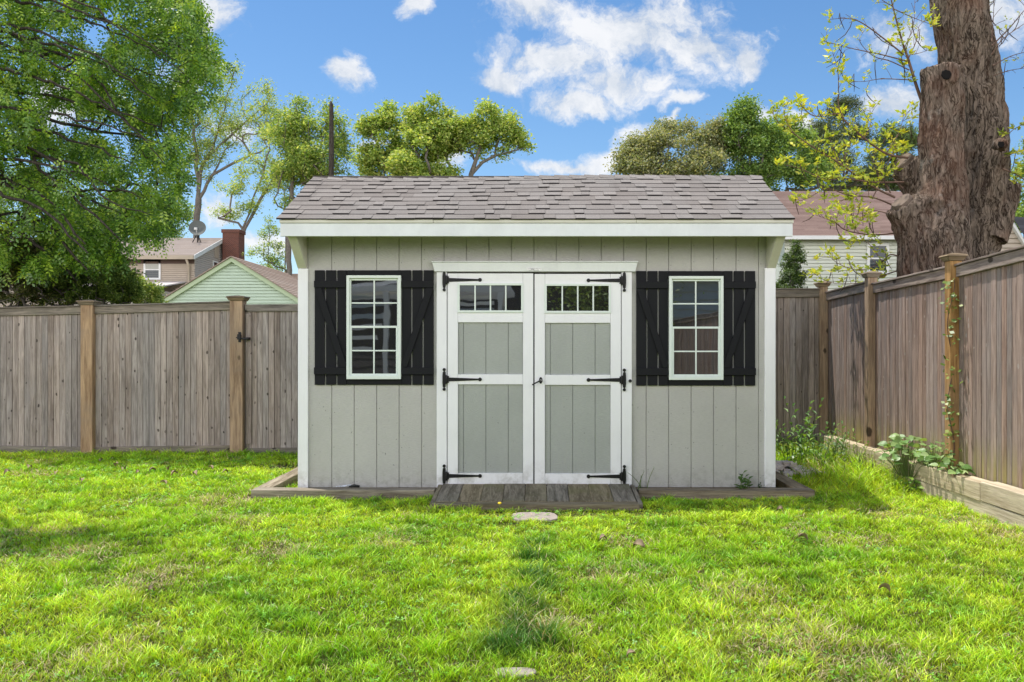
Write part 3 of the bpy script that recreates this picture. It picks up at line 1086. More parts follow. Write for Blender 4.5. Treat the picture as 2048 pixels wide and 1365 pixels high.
gt = thing('garden_gate', 'cedar board gate with a black latch between the fence and the shed', 'gate', (-3.2, FY, 0))
panel(gt, fx(491), fx(676), fz(609.5), fz(608), fz(911), fz(909), bw=0.071, capb=False)
mb = MB()
mb.box(fx(493), fx(504), FY - 0.022, FY - 0.004, fz(888), fz(628))
mb.build('edge_board', M['fence'], gt, bevel=0.003)
mb = MB()
lx, lz = fx(485), fz(675)
yy = FY - 0.155 / 2 - 0.002
mb.box(lx - 0.022, lx + 0.010, yy - 0.008, yy, lz - 0.062, lz + 0.062)
mb.box(lx - 0.028, lx + 0.014, yy - 0.03, yy - 0.008, lz - 0.03, lz + 0.035)
mb.tube([(lx - 0.045, yy - 0.02, lz - 0.005), (lx - 0.02, yy - 0.02, lz - 0.005)], 0.006, 8)
mb.box(lx - 0.005, lx + 0.105, yy - 0.022, yy - 0.012, lz - 0.026, lz - 0.008)
mb.box(lx + 0.05, lx + 0.105, yy - 0.012, FY - 0.006, lz - 0.034, lz - 0.002)
mb.build('latch', M['iron'], gt, bevel=0.002)

bf = thing('board_fence', 'shaded cedar board fence piece between the shed and the corner post', 'fence', (2.5, FY, 0))
post(bf, fx(684), FY, -0.08, fz(602.5))
post(bf, fx(1150), FY, -0.06, fz(590))
post(bf, fx(1420), FY, -0.04, fz(578))
panel(bf, fx(697), fx(1138), fz(610), fz(600), fz(905), fz(895))
panel(bf, fx(1162), fx(1408), fz(600), fz(590), fz(895), fz(888))
panel(bf, fx(1432), fx(1641), fz(581.5), fz(580.5), fz(889), fz(886), bmat=M['fence'])

# the fence along the right side (parallel to Y)
RX = 3.555
rf = thing('board_fence', 'sunlit brown cedar board fence with orange posts along the right side', 'fence', (RX, 8, 0))
post(rf, 3.50, FY, 0.0, 2.02, 0.10)
for py_, z_ in ((8.97, 2.01), (7.2, 2.0), (5.37, 2.04), (3.5, 2.05)):
    post(rf, 3.53, py_, 0.0, z_, 0.10)
secs = [(10.41, 9.02, 1.935, 1.965), (8.92, 7.25, 1.93, 1.95), (7.15, 5.42, 1.95, 2.01), (5.32, 3.55, 1.99, 2.03), (3.45, 1.6, 2.0, 2.0), (1.5, -0.3, 2.0, 2.0), (-0.4, -2.2, 2.0, 2.0), (-2.3, -4.1, 2.0, 2.0), (-4.2, -6.0, 2.0, 2.0), (-6.1, -7.9, 2.0, 2.0)]
for (ya, yb, za, zb_) in secs:
    Ln = ya - yb
    n = round(Ln / 0.073)
    b_ = Ln / n
    zt = lambda y: za + (zb_ - za) * (ya - y) / Ln
    mb = MB()
    for i in range(n):
        y1 = ya - i * b_ - 0.0015
        y0 = y1 - b_ + rr.uniform(0.0035, 0.008)
        xo = rr.uniform(-0.003, 0.003)
        mb.hexa([(RX + xo, y0, 0.175), (RX + 0.02 + xo, y0, 0.175), (RX + 0.02 + xo, y1, 0.175), (RX + xo, y1, 0.175),
                 (RX + xo, y0, zt(y0) - 0.03), (RX + 0.02 + xo, y0, zt(y0) - 0.03), (RX + 0.02 + xo, y1, zt(y1) - 0.03), (RX + xo, y1, zt(y1) - 0.03)])
    mb.box(RX + 0.0245, RX + 0.028, yb, ya, 0.18, min(za, zb_) - 0.05, 0.05)
    mb.build('board_panel', M['fence_r'], rf, bevel=0.004)
    mb = MB()
    h = 0.088
    mb.hexa([(RX - 0.028, yb, zt(yb) - h), (RX + 0.05, yb, zt(yb) - h), (RX + 0.05, ya, zt(ya) - h), (RX - 0.028, ya, zt(ya) - h),
             (RX - 0.028, yb, zt(yb)), (RX + 0.05, yb, zt(yb)), (RX + 0.05, ya, zt(ya)), (RX - 0.028, ya, zt(ya))])
    mb.hexa([(RX - 0.045, yb, zt(yb) + .002), (RX + 0.065, yb, zt(yb) + .002), (RX + 0.065, ya, zt(ya) + .002), (RX - 0.045, ya, zt(ya) + .002),
             (RX - 0.045, yb, zt(yb) + 0.02), (RX + 0.065, yb, zt(yb) + 0.02), (RX + 0.065, ya, zt(ya) + 0.02), (RX - 0.045, ya, zt(ya) + 0.02)])
    mb.build('top_rail', M['rail_y'], rf, bevel=0.004)


# ------------------------------------------------------------------ stones and litter
def stone(px, py, Y, rx, ry, label, z=None):
    c = at(px, py, Y)
    z0 = float(gz(c.x, c.y)) - 0.02
    mb = MB()
    n = 12
    r2 = random.Random(int(px))
    pts = [(c.x + rx * math.copysign(abs(math.cos(t)) ** 0.6, math.cos(t)) * r2.uniform(0.93, 1.05), c.y + ry * math.copysign(abs(math.sin(t)) ** 0.6, math.sin(t)) * r2.uniform(0.93, 1.05)) for t in [2 * math.pi * k / n for k in range(n)]]
    zt_ = z if z is not None else z0 + 0.034
    mb.prism(pts, z0 - 0.03, zt_, 'Z')
    o = mb.build('stepping_stone', M['stone'], None, bevel=0.008, origin=(c.x, c.y, z0))
    tag(o, label, 'paving stone')
    return c


STONES = [(1070, 1040, 6.28, 0.19, 0.19), (1025, 1335, 3.35, 0.10, 0.05)]
stone(1070, 1040, 6.50, 0.18, 0.16, 'pale pink stone slab in the grass at the foot of the ramp')
stone(1030, 1333, 3.40, 0.085, 0.045, 'pale stone almost sunk in the grass at the bottom of the picture')


def litter():
    # dry leaves lying on the lawn
    def leaf_mesh(seed):
        r2 = random.Random(seed)
        mb = MB()
        Ls, W = 0.05, 0.022
        cols = 5
        vs = []
        for i in range(cols + 1):
            t = i / cols
            w = W * math.sin(math.pi * min(1, t * 0.92 + 0.06)) ** 0.8
            z = 0.015 * math.sin(t * 3.0) + r2.uniform(-.003, .003)
            vs += [(t * Ls - Ls / 2, -w, z + 0.012), (t * Ls - Ls / 2, 0, z), (t * Ls - Ls / 2, w, z + 0.009)]
        fs = []
        for i in range(cols):
            for k in (0, 1):
                fs.append((i * 3 + k, i * 3 + k + 1, (i + 1) * 3 + k + 1, (i + 1) * 3 + k))
        mb.add(vs, fs, sm=True)
        return mb
    spots = [(1278, 1100, 1.4), (1207, 1084, 1.0), (1402, 1158, .9), (1264, 1320, .8), (1768, 1187, 1.1), (1560, 1025, 1.0), (1605, 1084, 1.2),
             (248, 945, 1.3), (275, 950, 1.1), (305, 946, 1.2), (335, 944, 1.4), (350, 952, 1.2), (390, 953, 1.3), (235, 935, 1.2), (205, 925, 1.1),
             (160, 968, 1.2), (325, 972, 1.2), (60, 940, 1.2), (110, 952, 1.1), (15, 950, 1.2), (420, 940, 1.1), (450, 948, 1.1), (640, 1236, .7), (300, 1190, .8)]
    protos = []
    for i, (px, py, s) in enumerate(spots):
        Y = F * (CAMZ + 0.01) / (py - VY)
        x = (px - VX) * Y / F
        z = float(gz(x, Y)) + 0.03
        if i < 2:
            o = leaf_mesh(i).build('dry_leaf', M['leafdry'])
            protos.append(o)
        else:
            o = protos[i % 2].copy()
            COL.objects.link(o)
        o.location = (x, Y, z)
        o.scale = (s * 1.05, s * 0.8, s * 1.6)
        o.rotation_euler = (random.uniform(-.5, .5), random.uniform(-.5, .5), random.uniform(0, 6.28))
        tag(o, 'small curled brown dry leaf lying on the lawn', 'leaf', 'dry leaves scattered on the lawn')


litter()

# crumpled scrap by the shed base: white film and a black plastic piece
sc_ = thing('crumpled_scrap', 'crumpled white film with a black plastic scrap on the front border timber', 'litter', (-1.66, 7.40, 0.057))
mb = MB()
vs, fs = [], []
for i in range(9):
    for j in range(4):
        vs.append((X(676) + i * 0.017, 7.36 + j * 0.012, 0.058 + 0.012 * rr.random() + (0.012 * i / 8)))
for i in range(8):
    for j in range(3):
        a = i * 4 + j
        fs.append((a, a + 1, a + 5, a + 4))
mb.add(vs, fs)
mb.build('white_film', M['foil'], sc_)
mb = MB()
mb.tube([(X(702), 7.37, 0.064), (X(712), 7.37, 0.071), (X(723), 7.37, 0.066)], [0.008, 0.014, 0.010], 8)
mb.build('plastic_piece', M['blackplastic'], sc_)

# pale rubble heap right of the shed
mb = MB()
r2 = random.Random(5)
for k in range(70):
    x = 2.40 + abs(r2.gauss(0, 0.20))
    y = 8.75 + r2.gauss(0, 0.20)
    z = 0.0 + 0.10 * math.exp(-((x - 2.55) ** 2 + (y - 8.75) ** 2) / 0.06) * r2.random() + 0.0
    s = r2.uniform(0.02, 0.055)
    vs = [(x + s * r2.uniform(.5, 1.1) * dx, y + s * r2.uniform(.5, 1.1) * dy, z + s * 0.5 * r2.uniform(.6, 1.1) * dz) for dx in (-1, 1) for dy in (-1, 1) for dz in (-1, 1)]
    mb.add(vs, [(0, 1, 3, 2), (4, 6, 7, 5), (0, 4, 5, 1), (2, 3, 7, 6), (0, 2, 6, 4), (1, 5, 7, 3)])
o = mb.build('rubble_heap', M['debris'], origin=(2.5, 8.75, 0))
tag(o, 'low heap of pale rubble and dry scraps beside the right wall of the shed', 'rubble')
o['kind'] = 'stuff'


# ------------------------------------------------------------------ trees
def blend_cols(n, pal, rng, w=None):
    pal = np.array(pal)
    idx = rng.choice(len(pal), n, p=w)
    c = pal[idx] * rng.uniform(0.8, 1.2, (n, 1))
    return c


def leaf_quads(P, rng, size, aspect=0.5, up=0.5, pal=None, droop=0.0, w=None, shade=None):
    """diamond leaves at the points P"""
    n = len(P)
    N = rng.normal(size=(n, 3))
    N[:, 2] = np.abs(N[:, 2]) + up
    N /= np.linalg.norm(N, axis=1, keepdims=True)
    D = rng.normal(size=(n, 3))
    D[:, 2] -= droop
    D -= N * (D * N).sum(1, keepdims=True)
    D /= np.linalg.norm(D, axis=1, keepdims=True)
    W = np.cross(N, D)
    s = (size * rng.uniform(0.45, 1.5, (n, 1)))
    a = P
    b = P + D * s * 0.5 + W * s * aspect / 2 + N * s * 0.06
    c = P + D * s
    d = P + D * s * 0.5 - W * s * aspect / 2 + N * s * 0.06
    V = np.stack([a, b, c, d], 1).reshape(-1, 3)
    Q = np.arange(4 * n).reshape(-1, 4)
    C = blend_cols(n, pal, rng, w)
    if shade is not None:
        C = C * shade[:, None]
    C = np.repeat(C, 4, 0)
    return V, Q, C


class Tree:
    def __init__(s, rng):
        s.P = []
        s.par = []
        s.rng = rng

    def limb(s, pts, parent=-1, step=0.3, jit=0.0):
        prev = parent
        last = s.P[parent] if parent >= 0 else None
        for p in pts:
            p = np.array(p, float)
            if last is None:
                s.P.append(p)
                s.par.append(-1)
                prev = len(s.P) - 1
                last = p
                continue
            d = np.linalg.norm(p - last)
            k = max(1, int(d / step))
            for i in range(1, k + 1):
                q = last + (p - last) * i / k
                if jit and i < k:
                    q = q + s.rng.normal(size=3) * jit
                s.P.append(q)
                s.par.append(prev)
                prev = len(s.P) - 1
            last = p
        return prev

    def nearest(s, p):
        A = np.array(s.P)
        return int(np.argmin(np.linalg.norm(A - np.array(p), axis=1)))

    def colonize(s, att, root, step=0.3, jit=0.03, sag=0.0, skip=0, back=0.25):
        """attach each target to the nearest limb, growing outwards"""
        att = np.array(att)
        root = np.array(root, float)
        order = np.argsort(np.linalg.norm(att - root, axis=1))
        P = np.zeros((200000, 3))
        n = len(s.P)
        P[:n] = s.P
        par = list(s.par)
        for k in order:
            t = att[k]
            A = P[skip:n]
            d = np.linalg.norm(A - t, axis=1) + back * np.linalg.norm(A - root, axis=1) * 0.5
            j = int(np.argmin(d)) + skip
            a = P[j].copy()
            dist = np.linalg.norm(t - a)
            if dist < step * 0.5:
                continue
            m = max(1, int(dist / step))
            prev = j
            # leave along the parent direction, then bend to the target
            pd = a - P[par[j]] if par[j] >= 0 else t - a
            pd = pd / (np.linalg.norm(pd) + 1e-9)
            ctrl = a + pd * dist * 0.35
            for i in range(1, m + 1):
                u = i / m
                q = (1 - u) ** 2 * a + 2 * u * (1 - u) * ctrl + u * u * t
                q = q + s.rng.normal(size=3) * jit * (0.5 if i == m else 1)
                q[2] -= sag * u * u * dist
                P[n] = q
                par.append(prev)
                prev = n
                n += 1
        s.P = [P[i].copy() for i in range(n)]
        s.par = par

    def finish(s, tip_r, max_r, power=0.5):
        n = len(s.P)
        cnt = np.zeros(n)
        ch = [[] for _ in range(n)]
        for i, p in enumerate(s.par):
            if p >= 0:
                ch[p].append(i)
        order = sorted(range(n), key=lambda i: -i)
        depth_ok = True
        for i in order:
            if not ch[i]:
                cnt[i] = 1
            else:
                cnt[i] = sum(cnt[c] for c in ch[i])
        r = np.minimum(tip_r * cnt ** power, max_r)
        s.r, s.cnt, s.ch = r, cnt, ch
        return s

    def wood_mesh(s, mb, min_r=0.0, sides=None):
        n = len(s.P)
        done = set()
        starts = [(i, -1) for i in range(n) if s.par[i] < 0]
        while starts:
            i, p = starts.pop()
            chain = [p] if p >= 0 else []
            while True:
                chain.append(i)
                if not s.ch[i]:
                    break
                c = sorted(s.ch[i], key=lambda k: -s.cnt[k])
                for o in c[1:]:
                    starts.append((o, i))
                i = c[0]
            if len(chain) < 2:
                continue
            rads = [s.r[k] for k in chain]
            if p >= 0:
                rads[0] = min(rads[0], rads[1] * 1.15)
            rads[-1] *= 0.6
            if max(rads) < min_r:
                continue
            ns = sides or (10 if max(rads) > 0.08 else (6 if max(rads) > 0.02 else 4))
            mb.tube([s.P[k] for k in chain], rads, ns, caps=False)

    def twig_points(s, maxcnt=2):
        return np.array([s.P[i] for i in range(len(s.P)) if s.cnt[i] <= maxcnt])


GAPT = 0.03


def blob_points(blobs, Y, n, rng, dscale=1.0, shell=0.35):
    """blobs: (px, py, rx, ry) ellipses measured in the photograph"""
    tot = sum(b[2] * b[3] for b in blobs)
    out = []
    for b in blobs:
        k = max(3, int(1.55 * n * b[2] * b[3] / tot))
        d = rng.normal(size=(k, 3))
        d /= np.linalg.norm(d, axis=1, keepdims=True)
        d *= (shell + (1 - shell) * rng.random((k, 1)) ** 0.4)
        yy = Y + (b[4] if len(b) > 4 else 0)
        c = at(b[0], b[1], yy)
        sx = b[2] * yy / F * 1.08
        sz = b[3] * yy / F * 1.08
        K = []
        f1 = 60.0 / (yy * 1.0)
        for q in d:
            wob = 1.0 + 0.42 * mnoise.noise(Vector((q[0] * 2.3 + b[0], q[1] * 2.3, q[2] * 2.3 + b[1])))
            w_ = np.array(c) + q * wob * np.array([sx, sx * dscale, sz])
            gap = mnoise.noise(Vector(w_) * (26.0 / yy)) + 0.5 * mnoise.noise(Vector(w_) * (60.0 / yy))
            if gap > GAPT or yy < 15 or len(K) < 3:
                K.append(w_)
        out.append(np.array(K))
    return np.concatenate(out)


DENS = 1.9
SPR = 0.56
LSZ = 0.60


def make_tree(name, label, Y, trunk, blobs, n_att, leaves, leaf_size, pal, max_r, tip_r=0.012, group='trees standing beyond the fences', spread=0.35, seed=1,
              mat='leaf_far', bark='bark_far', aspect=0.6, wts=None, cat='tree', limbs=(), step=0.6, droop=0.0, ground_z=-0.05, sag=0.0, dscale=1.0):
    rng = np.random.default_rng(seed)
    base = at(trunk[0][0], 700, Y)
    t = thing(name, label, cat, (base.x, Y, ground_z), group)
    T = Tree(rng)
    pts = [(base.x, Y, ground_z)] + [tuple(at(p[0], p[1], Y + (p[2] if len(p) > 2 else 0))) for p in trunk]
    T.limb(pts, -1, step, 0.03)
    for lb in limbs:
        q = [tuple(at(p[0], p[1], Y + (p[2] if len(p) > 2 else 0))) for p in lb]
        T.limb(q[1:], T.nearest(q[0]), step, 0.05)
    low = 0
    att = blob_points(blobs, Y, n_att, rng, dscale)
    zmin = att[:, 2].min() - 1.0
    A = np.array(T.P)
    skip = int(np.argmax(A[:, 2] > zmin)) if (A[:, 2] > zmin).any() else 0
    T.colonize(att, pts[0], step, 0.05 * step / 0.6, sag, skip=0)
    T.finish(tip_r, max_r, 0.5)
    mb = MB()
    T.wood_mesh(mb)
    mb.build('trunk', M[bark], t)
    tw = T.twig_points(2)
    tw = tw[tw[:, 2] > att[:, 2].min() - 0.8]
    k = max(1, int(leaves * DENS) // len(tw))
    P = np.repeat(tw, k, 0) + rng.normal(size=(len(tw) * k, 3)) * spread * SPR * np.array([1, 1, 0.7])
    V, Q, C = leaf_quads(P, rng, leaf_size * LSZ, aspect, 0.5, pal, droop, wts)
    np_mesh('crown', V, quads=Q, col=C, mats=[M[mat]], parent=t)
    return t


YG = [(0.46, 0.58, 0.16), (0.35, 0.49, 0.12), (0.62, 0.66, 0.22), (0.22, 0.34, 0.08)]
DG = [(0.18, 0.31, 0.08), (0.26, 0.41, 0.11), (0.13, 0.22, 0.06), (0.36, 0.48, 0.13)]
GG = [(0.28, 0.33, 0.17), (0.38, 0.39, 0.23), (0.20, 0.25, 0.12), (0.46, 0.45, 0.28)]
PINE = [(0.08, 0.12, 0.05), (0.13, 0.17, 0.06), (0.18, 0.20, 0.09)]

# -- big overhanging locust on the left
def locust():
    rng = np.random.default_rng(21)
    t = thing('locust_tree', 'large bright green locust tree hanging over the left fence with dark crooked branches', 'tree', (-9.6, 12.5, -0.05))
    T = Tree(rng)
    T.limb([(-9.6, 12.5, -0.05), (-9.55, 12.4, 1.6), (-9.4, 12.2, 3.0), (-9.2, 12.0, 4.6), (-9.0, 11.9, 6.6)], -1, 0.25, 0.02)
    limbs = [
        [(-300, 290, 12.0), (-120, 245, 11.6), (0, 251, 11.2), (45, 303, 11.0), (65, 310, 10.9), (114, 320, 10.7), (155, 327, 10.5), (193, 379, 10.2), (235, 410, 10.0), (300, 430, 9.8)],
        [(65, 310, 10.9), (79, 341, 10.8), (114, 365, 10.6), (145, 392, 10.5), (190, 430, 10.4), (240, 480, 10.4)],
        [(-300, 420, 12.0), (-120, 330, 11.5), (0, 327, 11.2), (7, 365, 11.1), (41, 386, 11.0), (76, 420, 10.9), (114, 470, 10.9), (175, 540, 10.9)],
        [(-300, 60, 12.0), (-120, 0, 11.6), (0, 55, 11.2), (52, 86, 11.0), (120, 107, 10.8), (165, 131, 10.6), (207, 172, 10.5), (241, 234, 10.3), (286, 275, 10.2), (330, 330, 10.1)],
        [(-300, -100, 12.0), (-80, -70, 11.8), (80, -20, 11.6), (190, 35, 11.4), (241, 52, 11.3), (330, 86, 11.2), (400, 110, 11.0), (435, 125, 11.0)],
        [(-300, 180, 12.0), (-100, 110, 12.2), (0, 162, 12.2), (52, 207, 12.2), (103, 241, 12.2), (207, 265, 12.2), (300, 280, 12.2), (365, 300, 12.1)],
        [(-150, -180, 12.0), (60, -140, 12.2), (200, -60, 12.3), (300, -20, 12.3), (370, 10, 12.2)],
        [(-300, 300, 12.0), (-150, 400, 11.8), (0, 440, 11.6), (90, 500, 11.5), (150, 560, 11.4)],
    ]
    for lb in limbs:
        q = [tuple(at(a, b, c)) for a, b, c in lb]
        T.limb(q[1:] if lb[0][0] != 65 else q[1:], T.nearest(q[0]), 0.15, 0.012)
    for k in range(16):
        y0 = -60 + k * 30 + rng.normal() * 12
        d0 = 10.0 + rng.random() * 0.9
        x1 = 200 + rng.random() * 190 - (60 if y0 > 250 else 0)
        drop = 70 + rng.random() * 90
        lb = [(-320, 120 + 0.4 * y0, 11.9), (-130, y0 - 20, 11.3), (0, y0 + 5, d0 + .5), (x1 * .35, y0 + drop * .22, d0 + .2), (x1 * .7, y0 + drop * .55, d0), (x1, y0 + drop, d0 - .1)]
        q = [tuple(at(a, b, c)) for a, b, c in lb]
        T.limb(q[1:], T.nearest(q[0]), 0.15, 0.018)
    poly = [(-320, -260), (330, -260), (395, 0), (400, 45), (440, 90), (462, 135), (440, 170), (400, 205), (385, 245), (360, 280), (372, 330), (388, 395),
            (350, 440), (300, 470), (235, 505), (190, 525), (110, 535), (-320, 520)]
    from math import inf

    def inside(x, y):
        c = False
        j = len(poly) - 1
        for i in range(len(poly)):
            if ((poly[i][1] > y) != (poly[j][1] > y)) and (x < (poly[j][0] - poly[i][0]) * (y - poly[i][1]) / (poly[j][1] - poly[i][1]) + poly[i][0]):
                c = not c
            j = i
        return c
    att = []
    while len(att) < 1150:
        x, y = rng.uniform(-320, 445), rng.uniform(-260, 610)
        if not inside(x, y):
            continue
        if x < -40 and rng.random() > 0.35:
            continue
        Yd = rng.uniform(10.2, 13.6) if y < 450 else rng.uniform(10.8, 13.4)
        pt = at(x, y, Yd)
        if mnoise.noise(Vector((pt.x, pt.y, pt.z * 1.5)) * 1.25) + 0.4 * mnoise.noise(Vector(pt) * 3.1) < -0.10:
            continue
        att.append(tuple(at(x, y, Yd)))
    NL = len(T.P)
    # the bough that reaches over the yard on the left, outside the picture
    T.limb([(-7.6, 9.8, 5.6), (-6.2, 8.0, 5.5), (-4.9, 6.6, 5.1)], T.nearest((-9.1, 12, 5.2)), 0.2, 0.02)
    for _ in range(70):
        att.append((-4.9 + rng.normal() * .45, 6.5 + rng.normal() * .22, 5.2 + rng.normal() * .15))
    T.colonize(att, (-9.4, 12.2, 3.0), 0.14, 0.02, 0.10)
    T.finish(0.0048, 0.24, 0.53)
    T.r[30:NL] = np.maximum(T.r[30:NL], np.clip(0.026 - 0.0072 * (np.array(T.P)[30:NL, 0] + 7.2), 0.004, 0.028))
    T.cnt[:NL] = np.maximum(T.cnt[:NL], 6)
    mb = MB()
    T.wood_mesh(mb)
    mb.build('trunk', M['bark'], t)
    tw = T.twig_points(3)
    # pinnate leaves: a drooping string of narrow leaflets
    nl = 26000
    tw = np.array([p for p in tw if mnoise.noise(Vector((p[0], p[1], p[2] * 1.5)) * 1.25) + 0.4 * mnoise.noise(Vector(p) * 3.1) > -0.16])
    sel = tw[rng.integers(0, len(tw), nl)] + rng.normal(size=(nl, 3)) * 0.070
    dirs = rng.normal(size=(nl, 3))
    dirs[:, 2] = dirs[:, 2] * 0.4 - 1.1
    dirs /= np.linalg.norm(dirs, axis=1, keepdims=True)
    ln = rng.uniform(0.10, 0.19, (nl, 1))
    side = np.cross(dirs, rng.normal(size=(nl, 3)))
    side /= np.linalg.norm(side, axis=1, keepdims=True)
    nrm = np.cross(dirs, side)
    pal = np.array([(0.14, 0.29, 0.03), (0.24, 0.42, 0.04), (0.40, 0.56, 0.05), (0.07, 0.16, 0.02)])
    base = pal[rng.choice(4, nl, p=[.35, .33, .17, .15])] * rng.uniform(0.8, 1.2, (nl, 1))
    Vs, Cs = [], []
    for k in range(7):
        u = (k + 0.6) / 7
        sg = 1 if k % 2 else -1
        p = sel + dirs * ln * u + np.array([0, 0, -1]) * ln * u * u * 0.25
        d = side * sg * 0.85 + dirs * 0.45 + rng.normal(size=(nl, 3)) * 0.18
        d /= np.linalg.norm(d, axis=1, keepdims=True)
        if k == 6:
            d = dirs
        w = np.cross(d, nrm)
        w /= np.linalg.norm(w, axis=1, keepdims=True)
        s = rng.uniform(0.042, 0.068, (nl, 1))
        a = p
        b = p + d * s * 0.5 + w * s * 0.23
        c = p + d * s
        e = p + d * s * 0.5 - w * s * 0.23
        Vs.append(np.stack([a, b, c, e], 1))
        Cs.append(np.repeat(base[:, None, :], 4, 1))
    V = np.concatenate(Vs).reshape(-1, 3)
    C = np.concatenate(Cs).reshape(-1, 3)
    Q = np.arange(len(V)).reshape(-1, 4)
    np_mesh('crown', V, quads=Q, col=C, mats=[M['leaf']], parent=t)


locust()

# -- trees beyond
make_tree('maple_tree', 'tall open tree with bare forking limbs rising behind the beige house', 55, [(392, 480), (397, 400)],
          [(395, 165, 40, 45), (452, 175, 45, 45), (510, 205, 38, 45), (495, 262, 55, 30), (425, 235, 38, 55), (385, 280, 18, 60), (540, 245, 22, 35), (400, 330, 25, 40), (365, 210, 30, 40), (430, 300, 22, 30)], 330, 11000, 0.20, YG, 0.34, 0.022,
          limbs=[[(397, 400), (395, 320), (385, 240), (372, 190), (380, 140)], [(397, 400), (405, 330), (430, 280), (452, 200), (470, 140)], [(405, 330), (440, 290), (480, 255), (525, 215), (540, 200)],
                 [(397, 405), (425, 350), (470, 325), (520, 305), (550, 285)], [(425, 350), (450, 300), (480, 270)]], spread=0.45, seed=2, step=0.5, sag=-0.05)
make_tree('maple_tree', 'thin leaning tree with two slanting stems left of the shed roof', 50, [(482, 475), (520, 400), (560, 345)],
          [(468, 378, 24, 12), (455, 428, 22, 12), (515, 335, 40, 35), (552, 300, 38, 45), (500, 410, 20, 14), (535, 375, 24, 16)], 150, 5600, 0.18, YG, 0.16, 0.02,
          limbs=[[(482, 475), (505, 400), (525, 350), (540, 300)]], spread=0.4, seed=3, step=0.5)
make_tree('poplar_tree', 'narrow tall tree just left of the shed roof with light green leaves', 38, [(578, 470), (588, 330), (592, 205)],
          [(591, 225, 18, 30), (590, 275, 34, 45), (583, 335, 40, 45), (578, 400, 26, 34), (600, 240, 20, 36)], 220, 8500, 0.17, YG + DG[:1], 0.20, 0.018, spread=0.4, seed=4, step=0.5, sag=-0.15)
make_tree('poplar_tree', 'tall airy tree behind the dead trunk at the left end of the shed ridge', 38, [(622, 400), (638, 320), (655, 225)],
          [(650, 235, 22, 22), (655, 285, 38, 45), (640, 325, 50, 35), (685, 320, 22, 32), (675, 265, 18, 28), (615, 350, 30, 26)], 220, 8500, 0.17, YG + DG[:1], 0.20, 0.018, spread=0.4, seed=5, step=0.5, sag=-0.15)
make_tree('sapling', 'small feathery young tree standing left of the shed corner', 39, [(536, 560), (538, 440)],
          [(538, 465, 20, 22), (535, 505, 32, 32), (545, 545, 30, 20)], 70, 2500, 0.13, YG + DG[:1], 0.06, 0.012, spread=0.25, seed=6, step=0.35)
make_tree('bare_trunk_tree', 'slim grey tree stem seen beside the left corner of the shed eave', 45, [(571, 560), (572, 470), (568, 380)],
          [(570, 370, 22, 25)], 20, 500, 0.16, YG, 0.10, 0.02, seed=61, step=0.6, spread=0.3)
make_tree('maple_tree', 'rounded light green tree, leftmost above the middle of the shed ridge', 36, [(765, 420), (768, 330)],
          [(745, 265, 20, 26), (775, 270, 32, 40), (760, 325, 34, 35), (790, 325, 24, 35)], 200, 9500, 0.20, YG, 0.24, 0.02, spread=0.34, seed=7, step=0.5)
make_tree('maple_tree', 'tallest rounded yellow green tree above the middle of the shed ridge', 35, [(880, 420), (878, 330), (868, 230)],
          [(868, 222, 26, 20), (835, 250, 26, 35), (890, 255, 30, 35), (860, 290, 45, 45), (850, 335, 60, 30), (905, 310, 24, 40), (815, 335, 26, 26)], 320, 17000, 0.20, YG, 0.26, 0.02, spread=0.33, seed=8, step=0.5)
make_tree('maple_tree', 'lopsided tree with bare leaning limbs, right of the tallest one above the ridge', 35, [(938, 420), (942, 350), (962, 290)],
          [(975, 240, 34, 24), (965, 270, 34, 25), (1015, 265, 26, 18), (1042, 295, 17, 20), (925, 285, 15, 30), (1000, 240, 22, 18), (950, 315, 16, 22), (1000, 300, 14, 12)], 150, 6200, 0.19, YG, 0.18, 0.02,
          limbs=[[(942, 350), (965, 325), (990, 312), (1035, 300)], [(962, 290), (975, 250)]], spread=0.32, seed=9, step=0.5)
make_tree('willow_tree', 'grey green bushy tree behind the right half of the shed ridge', 44, [(1320, 420), (1318, 330)],
          [(1248, 336, 28, 24), (1288, 313, 38, 40), (1334, 294, 40, 38), (1310, 345, 70, 30)], 360, 14000, 0.20, GG, 0.28, 0.02, spread=0.45, seed=10, step=0.6)
make_tree('willow_tree', 'olive green bushy tree behind the ridge, left of the dark green tall one', 43, [(1415, 420), (1412, 330)],
          [(1380, 296, 38, 40), (1424, 286, 42, 40), (1405, 335, 70, 38), (1458, 312, 32, 44)], 380, 14000, 0.20, GG, 0.28, 0.02, spread=0.45, seed=11, step=0.6)
make_tree('oak_tree', 'tall fresh green tree rising above the right end of the shed ridge', 42, [(1502, 460), (1500, 340), (1495, 230)],
          [(1495, 228, 26, 24), (1486, 268, 36, 42), (1522, 268, 26, 34), (1505, 325, 50, 45), (1535, 370, 50, 40), (1455, 340, 40, 25)], 380, 14000, 0.20, DG, 0.28, 0.02, spread=0.4, seed=12, step=0.6)
make_tree('oak_tree', 'fresh green tree between the shed roof end and the dark pine', 42, [(1575, 460), (1572, 320)],
          [(1568, 258, 30, 26), (1582, 300, 42, 44), (1555, 350, 46, 44), (1605, 350, 40, 44), (1540, 300, 24, 36)], 360, 11500, 0.20, DG, 0.26, 0.02, spread=0.4, seed=13, step=0.6)
make_tree('pine_tree', 'dark pine with shaggy boughs behind the brown roofed house', 46, [(1688, 480), (1688, 340), (1688, 215)],
          [(1688, 222, 24, 22), (1685, 258, 52, 30), (1680, 300, 70, 36), (1672, 345, 90, 38), (1640, 300, 40, 40)], 420, 24000, 0.24, PINE, 0.3, 0.02, spread=0.40, seed=14, mat='needle', aspect=0.25, step=0.6)
